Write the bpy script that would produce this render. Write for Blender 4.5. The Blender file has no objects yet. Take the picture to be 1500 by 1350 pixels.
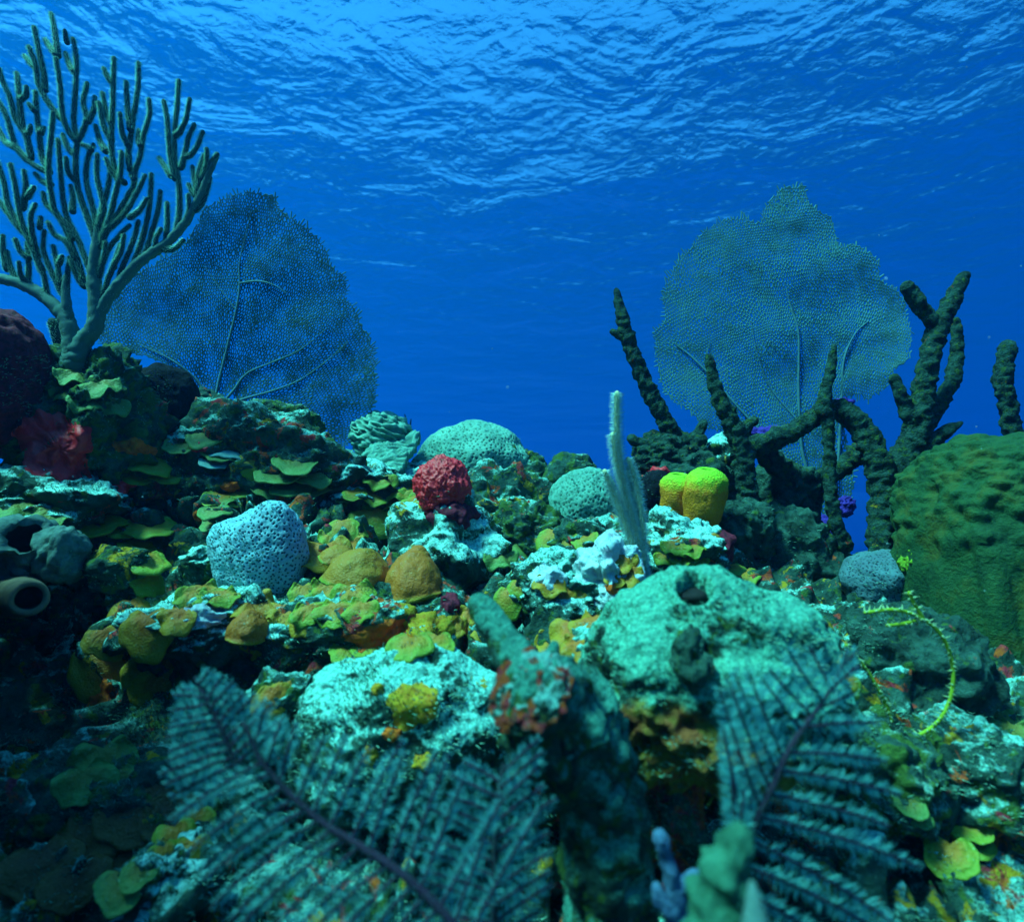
import bpy, bmesh, math, random
import numpy as np
from mathutils import Vector, Matrix, Euler
from mathutils.bvhtree import BVHTree
from mathutils.geometry import delaunay_2d_cdt

scene = bpy.context.scene
COL = scene.collection
R = math.radians
rng = np.random.default_rng(11)
random.seed(11)

# ------------------------------------------------------------------ camera
PITCH = R(6.0)
FPX = 818.0                                   # focal length in photograph pixels (1500 wide)
cam_d = bpy.data.cameras.new('camera')
cam = bpy.data.objects.new('camera', cam_d)
COL.objects.link(cam)
cam.location = (0, 0, 0)
cam.rotation_euler = (R(90) + PITCH, 0, 0)
cam_d.sensor_width = 36.0
cam_d.lens = 36.0 * FPX / 1500.0
cam_d.clip_start = 0.02
cam_d.clip_end = 2000
cam_d.dof.use_dof = True
cam_d.dof.focus_distance = 2.1
cam_d.dof.aperture_fstop = 2.2
scene.camera = cam

# ------------------------------------------------------------------ sky and sun
SUN_EL, SUN_AZ = 60.0, 242.0                  # degrees; azimuth clockwise from +Y (the light comes from there)
world = bpy.data.worlds.new('World')
scene.world = world
world.use_nodes = True
wn = world.node_tree
wn.nodes.clear()
w_out = wn.nodes.new('ShaderNodeOutputWorld')
w_bg = wn.nodes.new('ShaderNodeBackground')
w_sky = wn.nodes.new('ShaderNodeTexSky')
w_sky.sky_type = 'NISHITA'
w_sky.sun_disc = False
w_sky.sun_elevation = R(SUN_EL)
w_sky.sun_rotation = R(SUN_AZ)
w_bg.inputs['Strength'].default_value = 0.065
wn.links.new(w_sky.outputs[0], w_bg.inputs['Color'])
wn.links.new(w_bg.outputs[0], w_out.inputs['Surface'])

sun_d = bpy.data.lights.new('sun', 'SUN')
sun = bpy.data.objects.new('sun', sun_d)
COL.objects.link(sun)
sun_d.energy = 5.0
sun_d.angle = R(12)                           # the rippled surface spreads the sun's disc
sun_d.color = (1.0, 0.57, 0.37)
_dir = Vector((math.sin(R(SUN_AZ)) * math.cos(R(SUN_EL)), math.cos(R(SUN_AZ)) * math.cos(R(SUN_EL)), math.sin(R(SUN_EL))))
sun.rotation_euler = _dir.to_track_quat('Z', 'Y').to_euler()
sun.location = (0, 0, 30)

scene.view_settings.view_transform = 'Standard'
scene.view_settings.look = 'None'
scene.view_settings.gamma = 1.0
scene.view_settings.use_curve_mapping = False
scene.view_settings.exposure = 2.55
scene.render.engine = 'CYCLES'
cy = scene.cycles
cy.use_denoising = True
cy.max_bounces = 8
cy.diffuse_bounces = 2
cy.glossy_bounces = 2
cy.transmission_bounces = 3
cy.volume_bounces = 2
cy.transparent_max_bounces = 24
cy.caustics_reflective = False
cy.caustics_refractive = False

# ------------------------------------------------------------------ helpers
CT, ST = math.cos(PITCH), math.sin(PITCH)


def P(px, py, d):
    """The point at depth d (metres along the view axis) behind pixel (px, py) of the 1500 x 1350 photograph."""
    x = (px - 750.0) / FPX * d
    u = -(py - 675.0) / FPX * d
    return Vector((x, d * CT - u * ST, d * ST + u * CT))


def M(npx, d):
    """How many metres npx photograph pixels span at depth d."""
    return npx / FPX * d


def tag(o, label=None, cat=None, group=None, kind=None):
    if label: o['label'] = label
    if cat: o['category'] = cat
    if group: o['group'] = group
    if kind: o['kind'] = kind
    return o


def empty(name, loc, label, cat, group=None):
    o = bpy.data.objects.new(name, None)
    COL.objects.link(o)
    o.location = loc
    o.empty_display_size = 0.05
    return tag(o, label, cat, group)


class MB:
    """Collects vertices and faces (world coordinates) that become one mesh object."""

    def __init__(self):
        self.v, self.f, self.n = [], [], 0

    def add(self, v, f):
        v = np.asarray(v, dtype=float).reshape(-1, 3)
        if len(v) == 0: return
        self.v.append(v)
        if isinstance(f, np.ndarray):
            self.f.extend((f + self.n).tolist())
        else:
            self.f.extend([[i + self.n for i in q] for q in f])
        self.n += len(v)

    def verts(self):
        return np.concatenate(self.v) if self.v else np.zeros((0, 3))

    def build(self, name, mat, parent=None, smooth=True, attr=None):
        return link_mesh(name, self.verts(), self.f, mat, parent, smooth, attr)


def link_mesh(name, v, f, mat, parent=None, smooth=True, attr=None, origin=None):
    v = np.asarray(v, dtype=float)
    if parent is not None:
        origin = np.array(parent.matrix_world_loc) if hasattr(parent, 'matrix_world_loc') else world_loc(parent)
    elif origin is None:
        origin = np.array([(v[:, 0].min() + v[:, 0].max()) / 2, (v[:, 1].min() + v[:, 1].max()) / 2, v[:, 2].min()])
    origin = np.asarray(origin, dtype=float)
    me = bpy.data.meshes.new(name)
    me.from_pydata((v - origin).tolist(), [], f.tolist() if isinstance(f, np.ndarray) else f)
    if smooth: me.polygons.foreach_set('use_smooth', [True] * len(me.polygons))
    if attr is not None:
        for k, a in attr.items():
            at = me.attributes.new(k, 'FLOAT', 'POINT')
            at.data.foreach_set('value', np.asarray(a, dtype=np.float32))
    me.update()
    o = bpy.data.objects.new(name, me)
    COL.objects.link(o)
    if parent is not None:
        o.parent = parent
    else:
        o.location = origin
    if mat is not None: me.materials.append(mat)
    return o


def world_loc(o):
    p = Vector(o.location)
    while o.parent is not None:
        o = o.parent
        p = p + Vector(o.location)
    return np.array(p)


# gradient noise in numpy
_perm = np.random.default_rng(5).permutation(512)
_grad = np.random.default_rng(6).normal(size=(512, 3))
_grad /= np.linalg.norm(_grad, axis=1)[:, None]


def noise(p):
    p = np.asarray(p, dtype=float)
    i = np.floor(p).astype(int)
    f = p - i
    w = f * f * f * (f * (f * 6 - 15) + 10)
    out = np.zeros(len(p))
    for dx in (0, 1):
        for dy in (0, 1):
            for dz in (0, 1):
                h = _perm[(_perm[(_perm[(i[:, 0] + dx) & 511] + i[:, 1] + dy) & 511] + i[:, 2] + dz) & 511]
                g = _grad[h]
                dot = g[:, 0] * (f[:, 0] - dx) + g[:, 1] * (f[:, 1] - dy) + g[:, 2] * (f[:, 2] - dz)
                out += dot * (w[:, 0] if dx else 1 - w[:, 0]) * (w[:, 1] if dy else 1 - w[:, 1]) * (w[:, 2] if dz else 1 - w[:, 2])
    return out * 1.5


def fbm(p, octaves=4, gain=0.5, lac=2.03):
    p = np.asarray(p, dtype=float)
    a, out = 1.0, np.zeros(len(p))
    for k in range(octaves):
        out += a * noise(p + 17.3 * k)
        p = p * lac
        a *= gain
    return out


def worley(p, seed=0):
    """Distance to the nearest and second nearest jittered cell point."""
    p = np.asarray(p, dtype=float)
    i = np.floor(p).astype(int)
    d1 = np.full(len(p), 9.0)
    d2 = np.full(len(p), 9.0)
    for dx in (-1, 0, 1):
        for dy in (-1, 0, 1):
            for dz in (-1, 0, 1):
                c = i + (dx, dy, dz)
                h = _perm[(_perm[(_perm[(c[:, 0] + seed) & 511] + c[:, 1]) & 511] + c[:, 2]) & 511]
                q = c + 0.5 + 0.42 * _grad[h]
                d = np.linalg.norm(p - q, axis=1)
                m = d < d1
                d2 = np.where(m, d1, np.minimum(d2, d))
                d1 = np.where(m, d, d1)
    return d1, d2
# ------------------------------------------------------------------ materials
class NT:
    """Small wrapper for building node materials."""

    def __init__(self, name):
        self.m = bpy.data.materials.new(name)
        self.m.use_nodes = True
        self.t = self.m.node_tree
        self.t.nodes.clear()
        self.out = self.n('ShaderNodeOutputMaterial')

    def n(self, typ, **kw):
        nd = self.t.nodes.new(typ)
        for k, v in kw.items(): setattr(nd, k, v)
        return nd

    def set(self, sock, v):
        if hasattr(v, 'is_linked') or isinstance(v, bpy.types.NodeSocket):
            self.t.links.new(v, sock)
        else:
            if isinstance(v, (tuple, list)) and len(v) == 3 and sock.type == 'RGBA': v = (*v, 1)
            sock.default_value = v

    def coord(self, scale=1.0, stretch=None, kind='Object'):
        c = self.n('ShaderNodeTexCoord').outputs[kind] if kind != 'World' else self.n('ShaderNodeNewGeometry').outputs['Position']
        mp = self.n('ShaderNodeMapping')
        self.t.links.new(c, mp.inputs['Vector'])
        s = stretch or (1, 1, 1)
        mp.inputs['Scale'].default_value = (scale * s[0], scale * s[1], scale * s[2])
        return mp.outputs[0]

    def noise(self, scale, detail=4, rough=0.55, vec=None, dist=0.0, off=0.0):
        nd = self.n('ShaderNodeTexNoise')
        v = vec if vec is not None else self.coord(1.0, kind='World')
        if off:
            ad = self.n('ShaderNodeVectorMath', operation='ADD')
            self.t.links.new(v, ad.inputs[0])
            ad.inputs[1].default_value = (off, off * 1.7, -off)
            v = ad.outputs[0]
        self.t.links.new(v, nd.inputs['Vector'])
        nd.inputs['Scale'].default_value = scale
        nd.inputs['Detail'].default_value = detail
        nd.inputs['Roughness'].default_value = rough
        nd.inputs['Distortion'].default_value = dist
        return nd.outputs['Fac']

    def voro(self, scale, feature='F1', vec=None, out='Distance', rand=1.0):
        nd = self.n('ShaderNodeTexVoronoi', feature=feature)
        self.t.links.new(vec if vec is not None else self.coord(1.0, kind='World'), nd.inputs['Vector'])
        nd.inputs['Scale'].default_value = scale
        nd.inputs['Randomness'].default_value = rand
        return nd.outputs[out]

    def ramp(self, fac, stops, interp='LINEAR'):
        nd = self.n('ShaderNodeValToRGB')
        self.t.links.new(fac, nd.inputs[0])
        cr = nd.color_ramp
        cr.interpolation = interp
        while len(cr.elements) < len(stops): cr.elements.new(0.5)
        for e, (p, c) in zip(cr.elements, stops):
            e.position = p
            e.color = (*c, 1) if isinstance(c, (tuple, list)) else (c, c, c, 1)
        return nd.outputs[0]

    def rng(self, v, a, b, lo=0.0, hi=1.0):
        nd = self.n('ShaderNodeMapRange')
        self.set(nd.inputs[0], v)
        for k, x in zip((1, 2, 3, 4), (a, b, lo, hi)): nd.inputs[k].default_value = x
        return nd.outputs[0]

    def mix(self, fac, a, b):
        nd = self.n('ShaderNodeMix', data_type='RGBA')
        self.set(nd.inputs[0], fac)
        self.set(nd.inputs[6], a)
        self.set(nd.inputs[7], b)
        return nd.outputs[2]

    def math(self, op, a, b=0.0, clamp=False):
        nd = self.n('ShaderNodeMath', operation=op, use_clamp=clamp)
        self.set(nd.inputs[0], a)
        self.set(nd.inputs[1], b)
        return nd.outputs[0]

    def normal_z(self):
        sp = self.n('ShaderNodeSeparateXYZ')
        self.t.links.new(self.n('ShaderNodeNewGeometry').outputs['Normal'], sp.inputs[0])
        return sp.outputs[2]

    def attr(self, name):
        nd = self.n('ShaderNodeAttribute')
        nd.attribute_name = name
        return nd.outputs['Fac']

    def bump(self, h, strength=0.5, dist=0.01, normal=None):
        nd = self.n('ShaderNodeBump')
        self.t.links.new(h, nd.inputs['Height'])
        nd.inputs['Strength'].default_value = strength
        nd.inputs['Distance'].default_value = dist
        if normal is not None: self.t.links.new(normal, nd.inputs['Normal'])
        return nd.outputs[0]

    def principled(self, color, rough=0.75, normal=None, spec=0.25, trans=None, sss=0.0):
        b = self.n('ShaderNodeBsdfPrincipled')
        self.set(b.inputs['Base Color'], color)
        self.set(b.inputs['Roughness'], rough)
        b.inputs['Specular IOR Level'].default_value = spec
        if normal is not None: self.t.links.new(normal, b.inputs['Normal'])
        sh = b.outputs[0]
        if trans is not None:                       # (amount, colour): light passing through thin tissue
            tl = self.n('ShaderNodeBsdfTranslucent')
            self.set(tl.inputs[0], trans[1])
            mx = self.n('ShaderNodeMixShader')
            mx.inputs[0].default_value = trans[0]
            self.t.links.new(sh, mx.inputs[1])
            self.t.links.new(tl.outputs[0], mx.inputs[2])
            sh = mx.outputs[0]
        self.t.links.new(sh, self.out.inputs['Surface'])
        return self.m


# water: seen from below; bright where the ripples let the sky through, blue where they mirror the deep
def mat_water():
    t = NT('water_surface')
    v = t.coord(1.0, kind='World')
    rot = t.n('ShaderNodeMapping')
    t.t.links.new(v, rot.inputs['Vector'])
    rot.inputs['Rotation'].default_value = (0, 0, R(14))
    rot.inputs['Scale'].default_value = (0.80, 1.0, 1.0)
    v = rot.outputs[0]
    a = t.noise(0.052, 2, 0.5, v)
    b = t.noise(0.28, 3, 0.55, v, dist=0.6, off=3.1)
    c = t.noise(1.1, 3, 0.5, v, dist=0.6, off=7.7)
    d = t.noise(3.0, 3, 0.6, v, dist=0.8, off=12.3)
    h = t.math('ADD', t.math('MULTIPLY', a, 2.0), t.math('ADD', t.math('MULTIPLY', b, 0.52), t.math('ADD', t.math('MULTIPLY', c, 0.125), t.math('MULTIPLY', d, 0.032))))
    nb = t.bump(h, 1.0, 1.25)
    fr = t.n('ShaderNodeFresnel')
    fr.inputs['IOR'].default_value = 1.333
    t.t.links.new(nb, fr.inputs['Normal'])
    tr = t.n('ShaderNodeBsdfTransparent')
    tr.inputs[0].default_value = (0.12, 0.80, 1.0, 1)
    gl = t.n('ShaderNodeBsdfGlossy')
    gl.inputs[0].default_value = (1, 1, 1, 1)
    gl.inputs['Roughness'].default_value = 0.05
    t.t.links.new(nb, gl.inputs['Normal'])
    mx = t.n('ShaderNodeMixShader')
    t.t.links.new(fr.outputs[0], mx.inputs[0])
    t.t.links.new(tr.outputs[0], mx.inputs[1])
    t.t.links.new(gl.outputs[0], mx.inputs[2])
    t.t.links.new(mx.outputs[0], t.out.inputs['Surface'])
    return t.m


def mat_haze():
    t = NT('blue_water_haze')
    pv = t.n('ShaderNodeVolumePrincipled')
    pv.inputs['Color'].default_value = (0.0, 0.0400, 0.112, 1)
    pv.inputs['Absorption Color'].default_value = (0.48, 0.68, 0.90, 1)
    pv.inputs['Density'].default_value = HAZE_DENSITY
    pv.inputs['Anisotropy'].default_value = 0.55
    t.t.links.new(pv.outputs[0], t.out.inputs['Volume'])
    return t.m


HAZE_DENSITY = 0.080
MAT = {}
def crust(name, pale=0.5, mustard=0.25, rust=0.2, green=0.5, dark=0.3, tint=(0.24, 0.56, 0.45), scale=1.0, seed=0.0, bump=0.8, low=False):
    """Encrusted reef rock: pale turf and coralline crust, olive and mustard growth, rust and maroon films, dark pits."""
    t = NT(name)
    v = t.coord(scale, kind='World')
    n1 = t.noise(7, 5, 0.62, v, off=seed)
    n2 = t.noise(16, 6, 0.65, v, dist=0.3, off=seed + 5)
    n3 = t.noise(11, 5, 0.6, v, dist=0.6, off=seed + 9)
    n4 = t.noise(24, 5, 0.6, v, dist=0.5, off=seed + 13)
    n5 = t.noise(120, 4, 0.7, v, off=seed + 2)
    n6 = t.noise(60, 5, 0.7, v, off=seed + 21)
    base = t.mix(t.rng(n2, 0.38, 0.62), (0.012, 0.028, 0.02), (0.045, 0.11, 0.08))
    base = t.mix(t.rng(n4, 0.68 - 0.28 * green, 0.74 - 0.28 * green), base, t.mix(n5, (0.03, 0.075, 0.016), (0.09, 0.15, 0.028)))
    nz = t.normal_z()
    pl = t.math('ADD', t.math('MULTIPLY', nz, 0.16), t.math('ADD', t.math('MULTIPLY', n1, 0.65), t.math('MULTIPLY', n6, 0.42)))
    palec = t.mix(t.rng(n5, 0.36, 0.62), tuple(c * 0.5 for c in tint), tuple(min(1, c * 1.22) for c in tint))
    base = t.mix(t.rng(pl, 0.82 - 0.32 * pale, 0.90 - 0.32 * pale), base, palec)
    base = t.mix(t.rng(n3, 0.74 - 0.26 * mustard, 0.77 - 0.26 * mustard), base, t.mix(n6, (0.38, 0.13, 0.008), (0.52, 0.34, 0.02)))
    n7 = t.noise(13, 5, 0.6, v, dist=0.8, off=seed + 31)
    base = t.mix(t.rng(n7, 0.74 - 0.26 * rust, 0.77 - 0.26 * rust), base, t.mix(t.rng(n4, 0.4, 0.6), (0.55, 0.09, 0.012), (0.40, 0.03, 0.05)))
    pit = t.voro(46, vec=v)
    if low:                                          # the broken underside is overgrown with rust coloured crust
        lo = t.math('ADD', t.attr('low'), t.math('MULTIPLY', t.math('SUBTRACT', n1, 0.5), 1.6))
        base = t.mix(t.rng(lo, 0.42, 0.62), base, t.mix(t.rng(n2, 0.4, 0.6), (0.40, 0.10, 0.03), (0.30, 0.20, 0.03)))
    base = t.mix(t.rng(t.math('ADD', n6, t.math('MULTIPLY', pit, 0.25)), 0.30 + 0.22 * dark, 0.24 + 0.22 * dark), base, (0.012, 0.02, 0.017))
    h = t.math('ADD', t.math('MULTIPLY', n6, 1.0), t.math('ADD', t.math('MULTIPLY', n5, 0.55), t.math('MULTIPLY', pit, 0.5)))
    return t.principled(base, 0.9, t.bump(h, bump, 0.02), 0.15)


def simple(name, stops, scale=30, bscale=90, bump=0.5, bdist=0.006, rough=0.8, spec=0.2, trans=None, detail=5):
    t = NT(name)
    c = t.ramp(t.noise(scale, detail, 0.6), stops)
    return t.principled(c, rough, t.bump(t.noise(bscale, 4, 0.65), bump, bdist), spec, trans)


def plate_mat(name, top, mid, under, speck=(0.40, 0.52, 0.34)):
    """Plate coral: margin, centre and underside tones per vertex, with cool top light and warm fill painted in."""
    t = NT(name)
    n = t.noise(40, 5, 0.6)
    n2 = t.noise(150, 4, 0.7)
    e = t.attr('rim')
    u = t.attr('under')
    c = t.mix(t.rng(t.math('ADD', e, t.math('MULTIPLY', t.math('SUBTRACT', n, 0.5), 0.9)), 0.25, 0.85), mid, top)
    c = t.mix(t.rng(n2, 0.60, 0.74, 0.0, 0.6), c, speck)
    c = t.mix(t.rng(n, 0.36, 0.26, 0.0, 0.7), c, tuple(x * 0.45 for x in mid))
    c = t.mix(u, c, under)  # warm light from the camera side, put into the underside colour
    h = t.math('ADD', n2, t.math('MULTIPLY', t.voro(170), 0.7))
    return t.principled(c, 0.62, t.bump(h, 0.55, 0.004), 0.3)


def star_mat(name, pale, pit, side):
    t = NT(name)
    p = t.attr('pit')
    n = t.noise(9, 4, 0.6)
    body = t.mix(t.rng(n, 0.45, 0.62), pale, side)
    body = t.mix(t.rng(t.noise(110, 4, 0.7), 0.35, 0.7), tuple(c * 0.7 for c in pale), body)
    c = t.mix(t.rng(p, 0.35, 0.8), body, pit)
    return t.principled(c, 0.8, t.bump(t.noise(160, 3, 0.6), 0.5, 0.004), 0.2)


def fuzz_mat(name, core, polyp, tr=0.45):
    """Branch with a coat of polyps; 'fuzz' is 1 on the polyps."""
    t = NT(name)
    f = t.attr('fuzz')
    n = t.noise(60, 4, 0.6)
    c1 = t.mix(n, tuple(x * 0.6 for x in core), tuple(min(1, x * 1.4) for x in core))
    c2 = t.mix(n, tuple(x * 0.7 for x in polyp), polyp)
    b = t.n('ShaderNodeBsdfPrincipled')
    t.set(b.inputs['Base Color'], t.mix(f, c1, c2))
    b.inputs['Roughness'].default_value = 0.8
    b.inputs['Specular IOR Level'].default_value = 0.15
    t.t.links.new(t.bump(t.noise(260, 3, 0.6), 0.5, 0.003), b.inputs['Normal'])
    tl = t.n('ShaderNodeBsdfTranslucent')
    t.set(tl.inputs[0], c2)
    mx = t.n('ShaderNodeMixShader')
    t.t.links.new(t.math('MULTIPLY', f, tr), mx.inputs[0])
    t.t.links.new(b.outputs[0], mx.inputs[1])
    t.t.links.new(tl.outputs[0], mx.inputs[2])
    t.t.links.new(mx.outputs[0], t.out.inputs['Surface'])
    return t.m


MAT['reef'] = crust('reef_rock', 0.52, 0.46, 0.56, 0.45, 0.52)
MAT['pale'] = crust('pale_crusted_rock', 0.78, 0.36, 0.36, 0.40, 0.48, tint=(0.36, 0.74, 0.62), seed=0)
MAT['dome'] = crust('pale_boulder_crust', 0.84, 0.32, 0.14, 0.3, 0.44, tint=(0.26, 0.68, 0.56), seed=17, scale=1.3)
MAT['mixed'] = crust('mixed_crust', 0.58, 0.50, 0.60, 0.5, 0.55, seed=0)
MAT['mossy'] = crust('mossy_rock', 0.46, 0.28, 0.25, 0.75, 0.55, tint=(0.25, 0.46, 0.34), seed=0)
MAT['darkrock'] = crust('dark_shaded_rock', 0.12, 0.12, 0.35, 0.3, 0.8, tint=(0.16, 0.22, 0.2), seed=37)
MAT['hole'] = crust('mound_sponge_skin', 1.02, 0.16, 0.14, 0.5, 0.36, tint=(0.16, 0.54, 0.37), seed=41, scale=1.5, bump=0.9, low=True)
MAT['brownbed'] = crust('brown_slope', 0.12, 0.62, 0.3, 0.5, 0.5, tint=(0.2, 0.32, 0.26), seed=53)
MAT['rustwall'] = crust('rusty_wall', 0.3, 0.55, 0.85, 0.3, 0.45, seed=53)
MAT['mustard'] = plate_mat('mustard_plate_coral', (0.40, 0.20, 0.008), (0.46, 0.105, 0.004), (0.42, 0.07, 0.003))
MAT['lime'] = plate_mat('lime_plate_coral', (0.19, 0.235, 0.016), (0.40, 0.14, 0.007), (0.45, 0.09, 0.004))
MAT['green'] = plate_mat('green_plate_coral', (0.11, 0.20, 0.04), (0.16, 0.13, 0.018), (0.30, 0.08, 0.01))
MAT['brown'] = plate_mat('brown_plate_coral', (0.15, 0.06, 0.01), (0.13, 0.036, 0.006), (0.07, 0.02, 0.005), speck=(0.2, 0.26, 0.2))
MAT['grey'] = plate_mat('grey_plate_coral', (0.22, 0.40, 0.34), (0.14, 0.24, 0.20), (0.10, 0.09, 0.06))
MAT['orange'] = simple('orange_film', [(0.3, (0.40, 0.05, 0.008)), (0.55, (0.78, 0.11, 0.008)), (0.75, (0.45, 0.16, 0.02))], 45, 120, 0.7)
MAT['yellowfilm'] = simple('yellow_film', [(0.3, (0.40, 0.10, 0.006)), (0.5, (0.48, 0.22, 0.01)), (0.7, (0.34, 0.26, 0.02))], 50, 120, 0.8)
MAT['yellowgreen'] = simple('yellow_green_crust', [(0.3, (0.06, 0.14, 0.008)), (0.6, (0.20, 0.30, 0.015)), (0.8, (0.30, 0.26, 0.02))], 60, 120, 0.8)
MAT['red'] = simple('red_sponge', [(0.3, (0.65, 0.008, 0.012)), (0.6, (0.92, 0.02, 0.03)), (0.8, (0.75, 0.05, 0.06))], 40, 130, 0.6, 0.004, 0.5, 0.4)
MAT['maroon'] = simple('maroon_sponge', [(0.3, (0.03, 0.006, 0.012)), (0.6, (0.22, 0.012, 0.03)), (0.8, (0.05, 0.02, 0.05))], 60, 150, 0.9, 0.006)
MAT['black'] = simple('black_sponge', [(0.3, (0.004, 0.005, 0.007)), (0.7, (0.014, 0.014, 0.02))], 60, 150, 0.9, 0.006, 0.9, 0.1)
MAT['greysponge'] = simple('grey_sponge', [(0.3, (0.03, 0.06, 0.055)), (0.6, (0.10, 0.16, 0.14)), (0.8, (0.05, 0.07, 0.065))], 35, 130, 0.6)
MAT['tan'] = simple('tan_tube_sponge', [(0.3, (0.17, 0.10, 0.06)), (0.7, (0.30, 0.17, 0.10))], 30, 160, 0.4)
MAT['pink'] = simple('pink_coralline_crust', [(0.3, (0.34, 0.26, 0.32)), (0.5, (0.42, 0.54, 0.54)), (0.7, (0.60, 0.66, 0.66))], 30, 90, 0.9, 0.008)
MAT['inside'] = simple('sponge_inside', [(0.3, (0.006, 0.006, 0.007)), (0.7, (0.02, 0.012, 0.012))], 40, 100, 0.4)
MAT['branch'] = crust('dead_branch_crust', 0.26, 0.26, 0.22, 0.45, 0.55, tint=(0.14, 0.26, 0.18), seed=61, scale=2.2, bump=1.0)
MAT['stalk'] = crust('dark_stalk_crust', 0.86, 0.10, 0.10, 0.6, 0.50, tint=(0.09, 0.34, 0.25), seed=71, scale=1.6, bump=1.0)
MAT['barrel'] = simple('green_barrel_sponge', [(0.3, (0.010, 0.042, 0.016)), (0.52, (0.02, 0.068, 0.018)), (0.70, (0.065, 0.072, 0.010))], 11, 70, 0.8, 0.012)
MAT['rod'] = fuzz_mat('sea_rod', (0.018, 0.06, 0.055), (0.66, 1.0, 0.78), 0.65)
MAT['plume'] = fuzz_mat('pale_sea_plume', (0.55, 0.50, 0.26), (0.66, 0.92, 0.80), 0.2)
MAT['feather'] = fuzz_mat('feather_polyps', (0.03, 0.012, 0.03), (0.26, 0.74, 0.68), 0.55)
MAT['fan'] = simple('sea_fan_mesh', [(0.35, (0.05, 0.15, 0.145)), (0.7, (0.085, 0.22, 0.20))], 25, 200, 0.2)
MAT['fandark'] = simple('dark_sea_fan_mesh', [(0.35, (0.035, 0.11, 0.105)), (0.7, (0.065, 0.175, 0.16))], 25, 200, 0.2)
MAT['fanvein'] = simple('sea_fan_vein', [(0.35, (0.06, 0.15, 0.17)), (0.7, (0.09, 0.20, 0.21))], 25, 200, 0.2)
MAT['fanroot'] = simple('purple_fan_root', [(0.35, (0.03, 0.01, 0.16)), (0.7, (0.08, 0.03, 0.3))], 45, 120, 0.8)
MAT['whip'] = fuzz_mat('yellow_whip', (0.26, 0.32, 0.02), (0.52, 0.62, 0.30), 0.2)
MAT['turf'] = simple('turf_algae', [(0.3, (0.05, 0.11, 0.06)), (0.55, (0.12, 0.26, 0.17)), (0.75, (0.26, 0.42, 0.32))], 12, 200, 0.1)
MAT['greenfinger'] = simple('green_finger_sponge', [(0.3, (0.008, 0.045, 0.025)), (0.7, (0.05, 0.17, 0.10))], 45, 120, 0.9)
MAT['bluetube'] = simple('blue_grey_sponge', [(0.3, (0.03, 0.06, 0.13)), (0.7, (0.08, 0.14, 0.22))], 30, 120, 0.7)
MAT['starblue'] = star_mat('pale_blue_star_coral', (0.26, 0.50, 0.56), (0.035, 0.06, 0.09), (0.20, 0.24, 0.32))
MAT['stargrey'] = star_mat('grey_star_coral', (0.10, 0.18, 0.20), (0.02, 0.035, 0.05), (0.07, 0.10, 0.13))
MAT['stargreen'] = star_mat('green_star_coral', (0.15, 0.36, 0.27), (0.05, 0.15, 0.11), (0.11, 0.27, 0.20))
MAT['starpale'] = star_mat('pale_green_star_coral', (0.19, 0.42, 0.31), (0.06, 0.16, 0.12), (0.13, 0.30, 0.22))


def tube_sponge_mat():
    t = NT('yellow_tube_sponge')
    n = t.noise(60, 5, 0.6)
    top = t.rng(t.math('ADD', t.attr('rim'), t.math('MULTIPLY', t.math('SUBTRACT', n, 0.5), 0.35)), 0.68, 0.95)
    c = t.mix(top, t.mix(n, (0.62, 0.13, 0.003), (0.80, 0.24, 0.008)), (0.34, 0.60, 0.02))  # orange sides and lime top paint in warm fill and cool top light
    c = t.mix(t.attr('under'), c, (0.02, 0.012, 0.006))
    return t.principled(c, 0.75, t.bump(t.math('ADD', t.noise(220, 4, 0.7), t.voro(140)), 0.7, 0.005), 0.2)


MAT['tubesponge'] = tube_sponge_mat()
# ------------------------------------------------------------------ shape builders
_ico = {}


def ico(n):
    if n not in _ico:
        bm = bmesh.new()
        bmesh.ops.create_icosphere(bm, subdivisions=n, radius=1.0)
        _ico[n] = (np.array([v.co[:] for v in bm.verts]), np.array([[v.index for v in f.verts] for f in bm.faces]))
        bm.free()
    return _ico[n]


SOLIDS = []                                        # (vertices, faces) that small things can be set down on


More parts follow.
